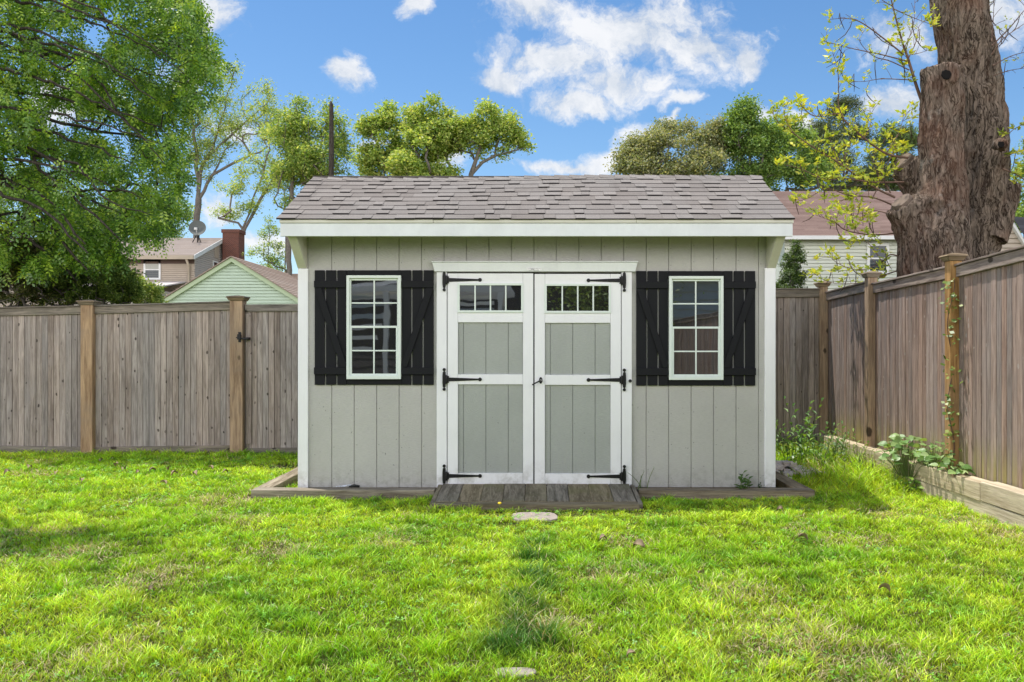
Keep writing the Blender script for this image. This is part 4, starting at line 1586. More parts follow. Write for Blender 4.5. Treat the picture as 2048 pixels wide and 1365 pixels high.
make_tree('pine_tree', 'dark evergreen close to the left side of the big pruned trunk', 48, [(1775, 480), (1775, 340)],
          [(1775, 300, 40, 34), (1770, 345, 55, 34), (1800, 280, 24, 30)], 200, 13000, 0.24, PINE + DG[:1], 0.3, 0.02, spread=0.42, seed=15, mat='needle', aspect=0.3, step=0.6)
make_tree('oak_tree', 'green tree filling the gap right of the big pruned trunk', 40, [(2052, 520), (2052, 430)],
          [(2040, 410, 40, 45), (2080, 380, 60, 70), (2035, 440, 30, 25)], 170, 8500, 0.20, DG + YG[:1], 0.25, 0.02, spread=0.4, seed=16, step=0.6)
make_tree('oak_tree', 'dense green tree behind the ridge of the beige house', 58, [(300, 560), (300, 470)],
          [(210, 450, 60, 40), (280, 425, 60, 50), (340, 440, 40, 40)], 260, 12000, 0.26, DG + YG[:1], 0.3, 0.02, spread=0.6, seed=17, step=0.8)
make_tree('oak_tree', 'leafy tree far behind the left end of the beige house', 60, [(110, 560), (110, 450)],
          [(60, 420, 90, 60), (140, 400, 80, 70), (-40, 400, 90, 80)], 260, 12000, 0.28, DG, 0.3, 0.02, spread=0.6, seed=18, step=0.8)
GH = 'shrubs behind the fences'
make_tree('evergreen_bush', 'dark bronze green bush behind the far left end of the fence', 12.4, [(40, 640), (40, 590)],
          [(-60, 550, 70, 70), (20, 540, 65, 65), (75, 575, 65, 45), (50, 520, 50, 40)], 700, 26000, 0.075, [(0.10, 0.14, 0.03), (0.16, 0.18, 0.045), (0.06, 0.09, 0.025), (0.22, 0.19, 0.07)], 0.06, 0.004, GH, 0.07, 19, mat='needle', aspect=0.3, step=0.12, cat='bush')
make_tree('evergreen_bush', 'dark green bush behind the fence left of the first capped post', 12.6, [(150, 640), (150, 600)],
          [(120, 545, 60, 62), (180, 545, 65, 60), (225, 575, 50, 42), (150, 520, 50, 35)], 700, 26000, 0.075, [(0.12, 0.20, 0.035), (0.19, 0.29, 0.05), (0.07, 0.12, 0.025), (0.28, 0.36, 0.07)], 0.06, 0.004, GH, 0.07, 20, mat='needle', aspect=0.35, step=0.12, cat='bush')
make_tree('leafy_bush', 'bright yellow green bush behind the fence below the beige house', 13.2, [(275, 640), (275, 605)],
          [(272, 588, 42, 24), (240, 565, 34, 32), (300, 598, 22, 14)], 180, 6500, 0.07, YG, 0.03, 0.004, GH, 0.07, 22, mat='leaf', aspect=0.5, step=0.12, cat='bush')
make_tree('upright_bush', 'narrow upright leafy bush between the shed and the cream house', 11.6, [(1582, 640), (1582, 590), (1590, 495)],
          [(1592, 495, 10, 16), (1588, 520, 18, 20), (1580, 550, 27, 24), (1578, 580, 30, 22)], 150, 5200, 0.05, [(0.10, 0.17, 0.04), (0.16, 0.25, 0.06), (0.07, 0.12, 0.03)], 0.03, 0.0035, GH, 0.045, 23, mat='leaf', aspect=0.42, step=0.09, cat='bush')

# -- dead trunk
mb = MB()
a = at(663, 700, 25)
hp = at(663, 203, 25)
mb.tube([(a.x, 25, -0.05), (a.x + 0.02, 25, 3), (a.x - 0.03, 25, 5), (a.x, 25, 7.2), (a.x - 0.01, 25, hp.z - 0.12), (a.x - 0.02, 25, hp.z)], [0.13, 0.12, 0.085, 0.075, 0.06, 0.025], 9)
mb.tube([(a.x + 0.03, 25, hp.z - 0.5), (a.x + 0.035, 25, hp.z - 0.06)], [0.04, 0.012], 6)
o = mb.build('dead_trunk', M['bark'], origin=(a.x, 25, -0.05))
tag(o, 'straight dead dark trunk without branches standing above the left end of the shed roof', 'dead tree')


# ------------------------------------------------------------------ the big pruned tree on the right
def big_tree():
    BY = 9.5
    base = at(1905, 700, BY)
    t = thing('pruned_tree', 'massive pruned tree trunk with cut stubs and leafy sprouts behind the right fence', 'tree', (base.x, BY, -0.05))

    def P(px, py, dy=0.0):
        return at(px, py, BY + dy)

    def R(w):
        return w * BY / F / 2
    mb = MB()
    # right main stem
    mb.tube([P(1938, 925, .56), P(1938, 700, .56), P(1942, 540, .56), P(1950, 440, .58), P(1957, 330, .60), P(1952, 240, .58), P(1936, 140, .54), P(1925, 60, .50), P(1915, -60, .50), P(1908, -200, .50)],
            [R(150), R(125), R(100), R(104), R(118), R(124), R(118), R(118), R(122), R(112)], 20)
    # left stem, cut off
    mb.tube([P(1880, 925, -.10), P(1876, 700, -.10), P(1872, 560, -.13), P(1866, 470, -.16), P(1882, 400, -.18), P(1886, 320, -.18), P(1884, 220, -.18), P(1884, 138, -.18)],
            [R(220), R(180), R(150), R(135), R(96), R(84), R(80), R(82)], 20)
    # lower left cut stub
    mb.tube([P(1875, 520, -.12), P(1835, 450, -.18), P(1805, 405, -.22)], [R(120), R(95), R(72)], 16)
    # rear left stub
    mb.tube([P(1890, 425, .12), P(1846, 372, .14), P(1812, 330, .16)], [R(104), R(84), R(66)], 14)
    # right stub
    mb.tube([P(1985, 480, .42), P(2012, 420, .40), P(2034, 368, .38)], [R(64), R(40), R(30)], 12)
    # knot collar at the top of the cut stem
    mb.tube([P(1893, 160, -.26), P(1893, 148, -.40)], [R(52), R(44)], 14)
    mb.tube([P(2000, 290, .0), P(2006, 289, -.24)], [R(34), R(24)], 12)
    # burl
    mb.tube([P(1868, 430, -.20), P(1868, 400, -.30), P(1872, 375, -.26)], [R(60), R(66), R(40)], 12)
    ob = mb.build('tmp_trunk', M['bark_big'], t)
    rm = ob.modifiers.new('remesh', 'REMESH')
    rm.mode = 'VOXEL'
    rm.voxel_size = 0.017
    sm = ob.modifiers.new('sm', 'SMOOTH')
    sm.factor = 0.6
    sm.iterations = 7
    dg = bpy.context.evaluated_depsgraph_get()
    me = bpy.data.meshes.new_from_object(ob.evaluated_get(dg))
    bpy.data.objects.remove(ob)
    nrm = [v.normal.copy() for v in me.vertices]
    for v, n in zip(me.vertices, nrm):
        c = v.co
        w = mnoise.noise(Vector((c.x * 3, c.y * 3, c.z * 0.8)))
        q = Vector((c.x * 11 + w * 2, c.y * 11 + w * 2, c.z * 1.5))
        f1 = mnoise.turbulence(q, 4, False)
        f2 = mnoise.noise(Vector((c.x * 2.2 + 9, c.y * 2.2, c.z * 1.3)))
        ridge = 1 - abs(mnoise.noise(Vector((c.x * 17, c.y * 17, c.z * 2.0 + w)))) * 2.0
        v.co = c + n * (0.040 * f2 + 0.026 * (f1 - 0.6) + 0.024 * (ridge - 0.5))
    me.polygons.foreach_set('use_smooth', [True] * len(me.polygons))
    me.materials.clear()
    me.materials.append(M['bark_big'])
    o = bpy.data.objects.new('trunk', me)
    COL.objects.link(o)
    o.parent = t
    # cut faces, hollows
    def disc(name, c, nv, r, m, depth=0.03):
        mb = MB()
        nv = Vector(nv).normalized()
        u = nv.orthogonal().normalized()
        w = nv.cross(u)
        n = 18
        vs = []
        for k in range(n):
            an = 2 * math.pi * k / n
            rad = r * random.uniform(0.85, 1.08)
            vs.append(Vector(c) + u * math.cos(an) * rad + w * math.sin(an) * rad - nv * depth)
        for k in range(n):
            vs.append(vs[k] + nv * depth + (Vector(c) - vs[k]) * 0.1)
        mb.add(vs, [tuple(range(n, 2 * n))] + [(k, (k + 1) % n, n + (k + 1) % n, n + k) for k in range(n)])
        mb.build(name, m, t)
    disc('cut_face', P(1802, 402, -.25), (-0.66, -0.28, 0.70), R(42), M['cutwood'], 0.04)
    disc('cut_face', P(1803, 322, .16), (-0.7, -0.3, 0.65), R(50), M['cutwood'], 0.05)
    disc('knot_hole', P(1893, 149, -.435), (0.0, -1, 0.02), R(20), M['hollow'], 0.01)
    disc('knot_hole', P(2003, 289, -.265), (-0.1, -1, 0.0), R(13), M['hollow'], 0.01)
    # a strip of bare pale wood on the main stem
    # sprouts
    c = lambda l: [(1500 + x / 2.276, y / 2.276) for x, y in l]
    S_ = [
        ([(790, 480), (760, 400), (720, 270), (690, 180), (650, 30), (630, -60)], .020, 0.0),
        ([(700, 250), (600, 170), (500, 100), (430, 85), (360, 90)], .009, -.3),
        ([(715, 280), (600, 250), (480, 225), (380, 200), (335, 190)], .008, .3),
        ([(725, 320), (640, 280), (560, 255), (500, 190), (520, 140)], .007, .2),
        ([(735, 365), (600, 360), (520, 372), (440, 370)], .006, -.2),
        ([(720, 270), (760, 180), (770, 120), (810, 90)], .006, .1),
        ([(705, 215), (745, 110), (750, -20)], .006, .3),
        ([(650, 40), (740, 80), (830, 115)], .006, .0),
        ([(735, 250), (780, 240), (820, 225)], .005, .0),
        ([(650, 30), (600, 0), (560, -40)], .006, -.1),
        ([(720, 720), (620, 700), (520, 630), (430, 550), (400, 520), (300, 530), (250, 500), (220, 460)], .014, .1),
        ([(430, 550), (403, 480), (403, 370), (395, 300), (375, 240)], .008, .0),
        ([(520, 630), (550, 560), (545, 490)], .006, .2),
        ([(620, 700), (680, 600), (700, 520)], .006, .2),
        ([(700, 830), (560, 830), (440, 815), (340, 815), (230, 770), (130, 745)], .012, -.1),
        ([(660, 900), (540, 840), (400, 740), (300, 680), (200, 610), (130, 560), (100, 510)], .013, .2),
        ([(400, 740), (380, 680), (360, 620)], .006, .1),
        ([(200, 610), (160, 540), (155, 470)], .006, .1),
        ([(680, 1060), (560, 1070), (440, 1050), (380, 1010), (300, 980)], .010, -.2),
        ([(700, 1180), (640, 1160), (590, 1200), (500, 1230), (400, 1200), (350, 1150)], .009, .1),
        ([(720, 1220), (620, 1250), (540, 1285), (380, 1290), (290, 1245)], .009, .2),
        ([(660, 940), (560, 900), (450, 890), (350, 860), (270, 900), (210, 920)], .010, .0),
        ([(650, 980), (560, 960), (500, 990), (420, 960)], .007, .3),
        ([(600, 1190), (540, 1110), (480, 1090)], .006, .2),
        ([(560, 900), (590, 820), (560, 740), (575, 690)], .007, .3),
        ([(640, 880), (600, 790), (640, 720), (660, 650), (620, 600)], .008, .4),
        ([(700, 860), (650, 800), (700, 740), (690, 680)], .008, .4),
        ([(470, 820), (420, 770), (440, 700), (470, 660)], .006, .3),
        ([(500, 850), (470, 900), (400, 920), (440, 970)], .006, .1),
        ([(1100, 210), (1180, 130), (1247, 50), (1300, 0)], .009, .2),
        ([(1105, 300), (1180, 260), (1247, 240), (1320, 230)], .007, .1),
        ([(1110, 345), (1190, 320), (1300, 305)], .007, .3),
        ([(1150, 770), (1220, 800), (1300, 860)], .010, .0),
        ([(1150, 720), (1220, 690), (1300, 660)], .007, .2),
        ([(1100, 190), (1108, 80), (1112, -40)], .006, .4),
        ([(1100, 250), (1150, 180), (1247, 110), (1300, 80)], .007, -.2),
        ([(1150, 640), (1200, 590), (1260, 560)], .006, .1),
    ]
    rng = np.random.default_rng(5)
    mb = MB()
    leafP = []
    pods = MB()

    def cat_path(pts, n=6):
        out = []
        for i in range(len(pts) - 1):
            p0 = pts[max(i - 1, 0)]
            p1, p2 = pts[i], pts[i + 1]
            p3 = pts[min(i + 2, len(pts) - 1)]
            for k in range(n):
                u = k / n
                out.append(0.5 * ((2 * p1) + (p2 - p0) * u + (2 * p0 - 5 * p1 + 4 * p2 - p3) * u * u + (3 * p1 - p0 - 3 * p2 + p3) * u ** 3))
        out.append(pts[-1])
        return out
    for pts, r0, dy in S_:
        q = c(pts)
        n = len(q)
        pp = [P(a, b, dy * (i / (n - 1)) + 0.0) for i, (a, b) in enumerate(q)]
        path = cat_path(pp)
        m = len(path)
        mb = MB()
        mb.tube(path, [max(0.0022, r0 * (1 - 0.8 * i / (m - 1))) for i in range(m)], 6, caps=False)
        leafP.append((path[-1], 1.25))
        # side twigs with leaf clusters along the outer two thirds
        tot = sum((path[i + 1] - path[i]).length for i in range(m - 1))
        k = max(2, int(tot / 0.085))
        low_ = pts[0][1] > 420
        for j in range(k):
            i = int(m * (0.22 + 0.74 * (j + rng.random() * 0.6) / k))
            i = min(i, m - 2)
            d = (path[i + 1] - path[i]).normalized()
            off = Vector(rng.normal(size=3))
            off = (off - d * off.dot(d)).normalized()
            e = path[i] + off * rng.uniform(0.04, 0.13) + d * 0.05 + Vector((0, 0, 0.03))
            mb.tube([path[i], (path[i] + e) / 2 + Vector((0, 0, 0.008)), e], [0.003, 0.0025, 0.002], 4, caps=False)
            if rng.random() < (1.0 if low_ else 0.5):
                leafP.append((e, 1.0 if low_ else 0.6))
            if low_ and rng.random() < 0.5:
                leafP.append((path[i] + Vector(rng.normal(size=3)) * 0.04, 0.8))
            if rng.random() < 0.22 and tot > 0.3:
                ln = rng.uniform(0.12, 0.26)
                cx = rng.normal() * 0.04
                pods = MB()
                pods.tube([e, e + Vector((cx * .3, 0.01, -ln * .35)), e + Vector((cx, 0.0, -ln * .7)), e + Vector((cx * 2.2, 0.01, -ln))], [0.0035, 0.005, 0.005, 0.002], 5)
                pods.build('seed_pod', M['pod'], t)
        mb.build('sprout', M['sprout'], t)
    Vs, Qs, Cs = [], [], []
    pal = np.array([(0.66, 0.70, 0.05), (0.54, 0.64, 0.06), (0.78, 0.74, 0.07), (0.40, 0.52, 0.06)])
    b = 0
    for (p, s) in leafP:
        k = rng.integers(7, 13)
        for _ in range(k):
            d = Vector(rng.normal(size=3))
            d.z = abs(d.z) * 0.7
            d.normalize()
            w = d.orthogonal().normalized()
            w = (w * math.cos(rng.random() * 6) + d.cross(w) * math.sin(rng.random() * 6)).normalized()
            nn = d.cross(w)
            ln = rng.uniform(0.04, 0.09) * s
            o0 = Vector(p) + Vector(rng.normal(size=3)) * 0.018
            pts_ = [o0, o0 + d * ln * .45 + w * ln * .20, o0 + d * ln + nn * -ln * .12, o0 + d * ln * .45 - w * ln * .20]
            Vs += [tuple(x) for x in pts_]
            cc = pal[rng.integers(0, 4)] * rng.uniform(0.75, 1.15)
            Cs += [cc] * 4
    V = np.array(Vs)
    np_mesh('crown', V, quads=np.arange(len(V)).reshape(-1, 4), col=np.array(Cs), mats=[M['leaf']], parent=t)


big_tree()


# ------------------------------------------------------------------ houses
def lap(mb, x0, x1, y, z0, z1, pitch, xl=None, xr=None, th=0.036):
    """horizontal clapboards facing -Y, optional sloped ends"""
    n = max(1, int(round((z1 - z0) / pitch)))
    p = (z1 - z0) / n
    for i in range(n):
        a, b = z0 + i * p, z0 + (i + 1) * p
        la, lb = (xl(a), xl(b)) if xl else (x0, x0)
        ra, rb = (xr(a), xr(b)) if xr else (x1, x1)
        if ra - la < 0.02:
            continue
        if rb < lb:
            m_ = (rb + lb) / 2
            lb = rb = m_
        gv = 0.2 * p
        mb.hexa([(la, y + 0.012, a - 0.001), (ra, y + 0.012, a - 0.001), (ra, y + 0.028, a - 0.001), (la, y + 0.028, a - 0.001),
                 (la, y + 0.012, a + gv), (ra, y + 0.012, a + gv), (ra, y + 0.028, a + gv), (la, y + 0.028, a + gv)])
        a += gv
        mb.hexa([(la, y - th, a), (ra, y - th, a), (ra, y + 0.03, a), (la, y + 0.03, a),
                 (lb, y - 0.012, b), (rb, y - 0.012, b), (rb, y + 0.03, b), (lb, y + 0.03, b)])


def lap_x(mb, y0, y1, x, z0, z1, pitch, yl=None, yr=None, sgn=1, th=0.036):
    """clapboards on a wall parallel to Y, facing +X (sgn 1) or -X"""
    n = max(1, int(round((z1 - z0) / pitch)))
    p = (z1 - z0) / n
    for i in range(n):
        a, b = z0 + i * p, z0 + (i + 1) * p
        la, lb = (yl(a), yl(b)) if yl else (y0, y0)
        ra, rb = (yr(a), yr(b)) if yr else (y1, y1)
        if ra - la < 0.02:
            continue
        if rb < lb:
            lb = rb = (rb + lb) / 2
        gv = 0.2 * p
        mb.hexa([(x - sgn * 0.012, la, a - .001), (x - sgn * 0.012, ra, a - .001), (x - sgn * 0.028, ra, a - .001), (x - sgn * 0.028, la, a - .001),
                 (x - sgn * 0.012, la, a + gv), (x - sgn * 0.012, ra, a + gv), (x - sgn * 0.028, ra, a + gv), (x - sgn * 0.028, la, a + gv)])
        a += gv
        mb.hexa([(x + sgn * th, la, a), (x + sgn * th, ra, a), (x - sgn * 0.03, ra, a), (x - sgn * 0.03, la, a),
                 (x + sgn * 0.012, lb, b), (x + sgn * 0.012, rb, b), (x - sgn * 0.03, rb, b), (x - sgn * 0.03, lb, b)])


def roof_slab(mb, x0, x1, ya, za, yb, zb, th=0.12, rows=None, pitch=0.14):
    """a roof slope of thin stepped courses"""
    L_ = math.hypot(yb - ya, zb - za)
    n = rows or max(3, int(L_ / pitch))
    for i in range(n):
        t0, t1 = i / n, (i + 1) / n
        y0, z0 = ya + (yb - ya) * t0, za + (zb - za) * t0
        y1, z1 = ya + (yb - ya) * t1, za + (zb - za) * t1
        u = x0
        while u < x1 - 0.01:
            u2 = min(x1, u + rr.uniform(0.8, 2.5))
            mb.hexa([(u, y0, z0 - th), (u2, y0, z0 - th), (u2, y1, z1 - th), (u, y1, z1 - th),
                     (u, y0, z0 + 0.015), (u2, y0, z0 + 0.015), (u2, y1, z1), (u, y1, z1)])
            u = u2


def hwindow(parent, x0, x1, y, z0, z1, frame=0.07, blind=None, mat='house_white'):
    w = MB()
    w.box(x0, x1, y - 0.06, y - 0.021, z1 - frame, z1)
    w.box(x0, x1, y - 0.06, y - 0.021, z0, z0 + frame)
    w.box(x0, x0 + frame, y - 0.06, y - 0.021, z0 + frame, z1 - frame)
    w.box(x1 - frame, x1, y - 0.06, y - 0.021, z0 + frame, z1 - frame)
    zm = (z0 + z1) / 2
    w.box(x0 + frame, x1 - frame, y - 0.055, y - 0.021, zm - 0.025, zm + 0.025)
    o = w.build('window', M[mat], parent)
    gl = MB()
    gl.box(x0 + frame, x1 - frame, y - 0.035, y - 0.024, z0 + frame, zm - 0.025)
    if not blind:
        gl.box(x0 + frame, x1 - frame, y - 0.040, y - 0.026, zm + 0.025, z1 - frame)
    gl.build('pane', M['house_glass'], o)
    if blind:
        b_ = MB()
        b_.box(x0 + frame, x1 - frame, y - 0.040, y - 0.026, zm + 0.025, z1 - frame)
        b_.build('blind', blind, o)
    return o


blind = plain('pale_blind', (0.42, 0.42, 0.38), 0.6)
# left beige house
HY = 42.0
hx0, hx1 = (-60 - VX) * HY / F, (389 - VX) * HY / F
ez_, rz_ = 5.98, 7.25
ry_ = HY + 3.6
lh = thing('beige_house', 'two storey beige house with a tan roof behind the left fence', 'house', (-22, HY, 0))
mb = MB()
lap(mb, hx0, hx1, HY, 0.0, ez_ - 0.35, 0.105)
mb.box(hx0, hx1 - 0.05, HY + 0.031, HY + 7.1, 0.0, ez_ - 0.4)
mb.build('front_wall', M['beige_lap'], lh)
mb = MB()
gslope = (rz_ - ez_) / 3.6
lap_x(mb, HY, HY + 7.2, hx1, 0.0, ez_ - 0.15, 0.105)
lap_x(mb, HY, HY + 7.2, hx1, ez_ - 0.15, rz_ - 0.12, 0.105, yl=lambda z: HY + 0.0 + max(0, (z - ez_ + 0.12) / gslope), yr=lambda z: HY + 7.2 - max(0, (z - ez_ + 0.12) / gslope))
mb.build('gable_wall', M['beige_side'], lh)
mb = MB()
roof_slab(mb, hx0 - 0.3, hx1 + 0.12, HY - 0.35, ez_ - 0.10, ry_, rz_, th=0.06)
roof_slab(mb, hx0 - 0.3, hx1 + 0.12, HY + 7.55, ez_ - 0.10, ry_ + 0.001, rz_, th=0.06)
mb.build('roof', M['roof_left'], lh)
mb = MB()
mb.box(hx0 - 0.3, hx1 + 0.12, HY - 0.45, HY - 0.36, ez_ - 0.30, ez_ - 0.11)
mb.build('gutter', M['tan_trim'], lh)
mb = MB()
mb.box(hx0, hx1, HY - 0.06, HY - 0.02, ez_ - 0.48, ez_ - 0.27)
mb.build('eave_band', M['brown_trim'], lh)
mb = MB()
dx = (379 - VX) * HY / F
mb.tube([(dx, HY - 0.38, ez_ - 0.3), (dx, HY - 0.10, ez_ - 0.6), (dx, HY - 0.10, 3.6), (dx + 0.25, HY - 0.35, 3.2)], 0.06, 8)
mb.build('downpipe', M['tan_trim'], lh)
mb = MB()
mb.prism([(HY - 0.4, ez_ - 0.30), (HY - 0.4, ez_ - 0.10), (ry_, rz_ + 0.0), (ry_, rz_ - 0.22)], hx1 + 0.125, hx1 + 0.16, 'X')
mb.prism([(HY + 7.6, ez_ - 0.30), (HY + 7.6, ez_ - 0.10), (ry_ + .002, rz_ + 0.0), (ry_ + .002, rz_ - 0.22)], hx1 + 0.125, hx1 + 0.16, 'X')
mb.build('rake_board', M['house_white'], lh)
wz = lambda py, Y: CAMZ + (VY - py) * Y / F
hwindow(lh, (288 - VX) * HY / F, (322 - VX) * HY / F, HY, wz(560, HY), wz(520, HY), 0.09, blind)
hwindow(lh, (100 - VX) * HY / F, (134 - VX) * HY / F, HY, wz(560, HY), wz(520, HY), 0.09, blind)
mb = MB()          # small side window and vent
mb.box(hx1 + 0.02, hx1 + 0.06, HY + 2.3, HY + 3.0, wz(557, 44), wz(520, 44))
sw_ = mb.build('side_window', M['house_white'], lh)
mb = MB()
mb.box(hx1 + 0.061, hx1 + 0.07, HY + 2.38, HY + 2.92, wz(555, 44), wz(523, 44))
mb.build('pane', M['glass'], sw_)
mb = MB()
mb.box(hx1 + 0.02, hx1 + 0.05, HY + 2.55, HY + 3.1, 6.1, 6.72)
mb.build('gable_vent', M['beige_lap'], lh)
mb = MB()          # brick chimney outside the gable
cy = ry_ - 0.3
cx0, cx1 = (445 - VX) * cy / F, (477.5 - VX) * cy / F
mb.box(cx0, cx1, cy, cy + 0.9, 0, wz(466, cy))
mb.box(cx0 - 0.05, cx1 + 0.05, cy - 0.05, cy + 0.95, wz(466, cy) + 0.002, wz(459, cy))
mb.build('chimney', M['brick'], lh)
mb = MB()          # vent pipe on the roof
mb.tube([(at(163, 500, 43.5).x, 43.5, 6.4), (at(163, 500, 43.5).x, 43.5, wz(476, 43.5))], 0.07, 8)
mb.build('vent_pipe', M['brown_trim'], lh)
# lower wing
mb = MB()
wy = 39.0
mb.hexa([(-22.0, wy, wz(577, wy)), ((310 - VX) * wy / F, wy, wz(577, wy)), ((372 - VX) * 41.9 / F, 41.9, wz(566, 41.9)), (-22.5, 41.9, wz(566, 41.9)),
         (-22.0, wy, wz(574.5, wy)), ((310 - VX) * wy / F, wy, wz(574.5, wy)), ((372 - VX) * 41.9 / F, 41.9, wz(563.5, 41.9)), (-22.5, 41.9, wz(563.5, 41.9))])
mb.build('porch_roof', plain('pale_membrane_roof', (0.62, 0.56, 0.54), 0.8), lh)
mb = MB()
lap(mb, -21.8, (311 - VX) * wy / F - 0.15, wy + 0.1, 0, wz(578, wy), 0.105)
mb.box(-21.8, (311 - VX) * wy / F - 0.15, wy + 0.14, 41.9, 0, wz(579, wy))
mb.build('porch_wall', M['beige_side'], lh)
# satellite dish on the roof (its own thing)
dY = 44.5
dc = at(395, 457, dY)
dt = thing('satellite_dish', 'grey satellite dish on a tripod on the beige house roof', 'dish', (dc.x, dY, 6.85))
mb = MB()
vs, fs = [], []
nr, ns = 4, 20
nd = Vector((0.25, -1.0, 0.35)).normalized()
uu = nd.orthogonal().normalized()
ww = nd.cross(uu)
for i in range(nr + 1):
    rad = 0.43 * i / nr
    for k in range(ns):
        an = 2 * math.pi * k / ns
        vs.append(Vector((dc.x, dY, dc.z)) + uu * math.cos(an) * rad + ww * math.sin(an) * rad + nd * (0.10 * (i / nr) ** 2 - 0.05))
for i in range(nr):
    for k in range(ns):
        k2 = (k + 1) % ns
        fs.append((i * ns + k, i * ns + k2, (i + 1) * ns + k2, (i + 1) * ns + k))
mb.add(vs, fs, sm=True)
mb.build('reflector', plain('grey_dish_paint', (0.14, 0.15, 0.14), 0.7), dt)
mb = MB()
bz = 6.86
for dx_, dy_ in ((-.22, -.1), (.22, -.1), (0, .25)):
    mb.tube([(dc.x + dx_, dY + dy_, bz), (dc.x, dY, dc.z - 0.25)], 0.022, 6)
mb.tube([(dc.x, dY, bz), (dc.x, dY + 0.05, dc.z)], 0.03, 6)
mb.build('tripod', M['iron'], dt)
mb = MB()
mb.tube([(dc.x, dY - 0.02, dc.z - 0.35), (dc.x + 0.1, dY - 0.45, dc.z - 0.1)], 0.018, 6)
mb.box(dc.x + 0.03, dc.x + 0.17, dY - 0.52, dY - 0.42, dc.z - 0.14, dc.z - 0.03)
mb.build('receiver_arm', M['house_white'], dt)

# mint green garage gable
GYY = 30.0
pk = at(466, 517, GYY)
gs = (605 - 513) / (466 - 317)
gar = thing('mint_garage', 'mint green clapboard garage gable with a tan roof behind the garden gate', 'garage', (pk.x, GYY, 0))
half = 3.3
gz0 = pk.z - gs * half
mb = MB()
lap(mb, pk.x - half + .15, pk.x + half - .15, GYY, 0.0, gz0 + 0.0, 0.112)
lap(mb, 0, 0, GYY, gz0, pk.z - 0.06, 0.112, xl=lambda z: pk.x - (pk.z - z) / gs + 0.02, xr=lambda z: pk.x + (pk.z - z) / gs - 0.02)
mb.box(pk.x - half + .16, pk.x + half - .16, GYY + 0.031, GYY + 6.3, 0, gz0 - 0.05)
mb.build('gable_wall', M['mint'], gar)
for sgn in (-1, 1):
    mb = MB()
    n = Vector((-(-gs) * 0 + 0, 0))
    mb.prism([(pk.x, pk.z + 0.02), (pk.x + sgn * (half + 0.15), pk.z + 0.02 - gs * (half + 0.15)), (pk.x + sgn * (half + 0.15), pk.z - 0.14 - gs * (half + 0.15)), (pk.x, pk.z - 0.14)],
             GYY - 0.16, GYY - 0.03, 'Y')
    mb.build('rake_board', M['mint_trim'], gar)
    mb = MB()
    n = 22
    for i in range(n):
        a0, a1 = i / n * (half + 0.25), (i + 1) / n * (half + 0.25)
        mb.hexa([(pk.x + sgn * a0, GYY - 0.22, pk.z + 0.03 - gs * a0), (pk.x + sgn * a1, GYY - 0.22, pk.z + 0.03 - gs * a1), (pk.x + sgn * a1, GYY + 6.5, pk.z + 0.03 - gs * a1), (pk.x + sgn * a0, GYY + 6.5, pk.z + 0.03 - gs * a0),
                 (pk.x + sgn * a0, GYY - 0.22, pk.z + 0.06 - gs * a0), (pk.x + sgn * a1, GYY - 0.22, pk.z + 0.085 - gs * a1), (pk.x + sgn * a1, GYY + 6.5, pk.z + 0.085 - gs * a1), (pk.x + sgn * a0, GYY + 6.5, pk.z + 0.06 - gs * a0)])
    mb.build('roof', M['roof_garage'], gar)

# low house roof glimpsed right of the garage
mb = MB()
q = thing('low_house', 'low house with a reddish roof glimpsed between the garage and the shed', 'house', (-19, 52, 0))
mb = MB()
roof_slab(mb, -20, -12, 50, wz(560, 50), 54, wz(548, 54), th=0.1)
mb.build('roof', M['roof_garage'], q)
mb = MB()
lap(mb, -19.8, -12.2, 50.3, 0, wz(562, 50), 0.12)
mb.build('wall', M['beige_side'], q)

# right cream house
RY = 30.0
rx0, rx1 = 8.55, 16.0
rez = wz(473, RY)
rrz = wz(383, RY + 4.0)
rh = thing('cream_house', 'cream clapboard house with a red brown roof behind the right fence', 'house', (12, RY, 0))
mb = MB()
lap(mb, rx0 + 0.2, rx1, RY, 0, rez - 0.10, 0.125)
mb.box(rx0 + 0.2, rx1, RY + 0.031, RY + 8, 0, rez - 0.15)
mb.build('front_wall', M['cream_lap'], rh)
mb = MB()
roof_slab(mb, rx0 - 0.2, rx1 + 0.3, RY - 0.3, rez - 0.02, RY + 4, rrz, th=0.05, pitch=0.13)
roof_slab(mb, rx0 - 0.2, rx1 + 0.3, RY + 8.3, rez - 0.02, RY + 4.001, rrz, th=0.05, pitch=0.13)
mb.build('roof', M['roof_brown'], rh)
mb = MB()
mb.box(rx0 - 0.2, rx1 + 0.3, RY - 0.42, RY - 0.31, rez - 0.16, rez - 0.03)
mb.build('gutter', M['house_white'], rh)
hwindow(rh, (1733 - VX) * RY / F, (1777 - VX) * RY / F, RY, wz(548, RY), wz(487, RY), 0.10)
mb = MB()
mb.prism([(RY + 0.03, rez - 0.1), (RY + 8, rez - 0.1), (RY + 4, rrz - 0.1)], rx0 + 0.2, rx0 + 0.3, 'X')
mb.build('gable_wall', M['cream_lap'], rh)

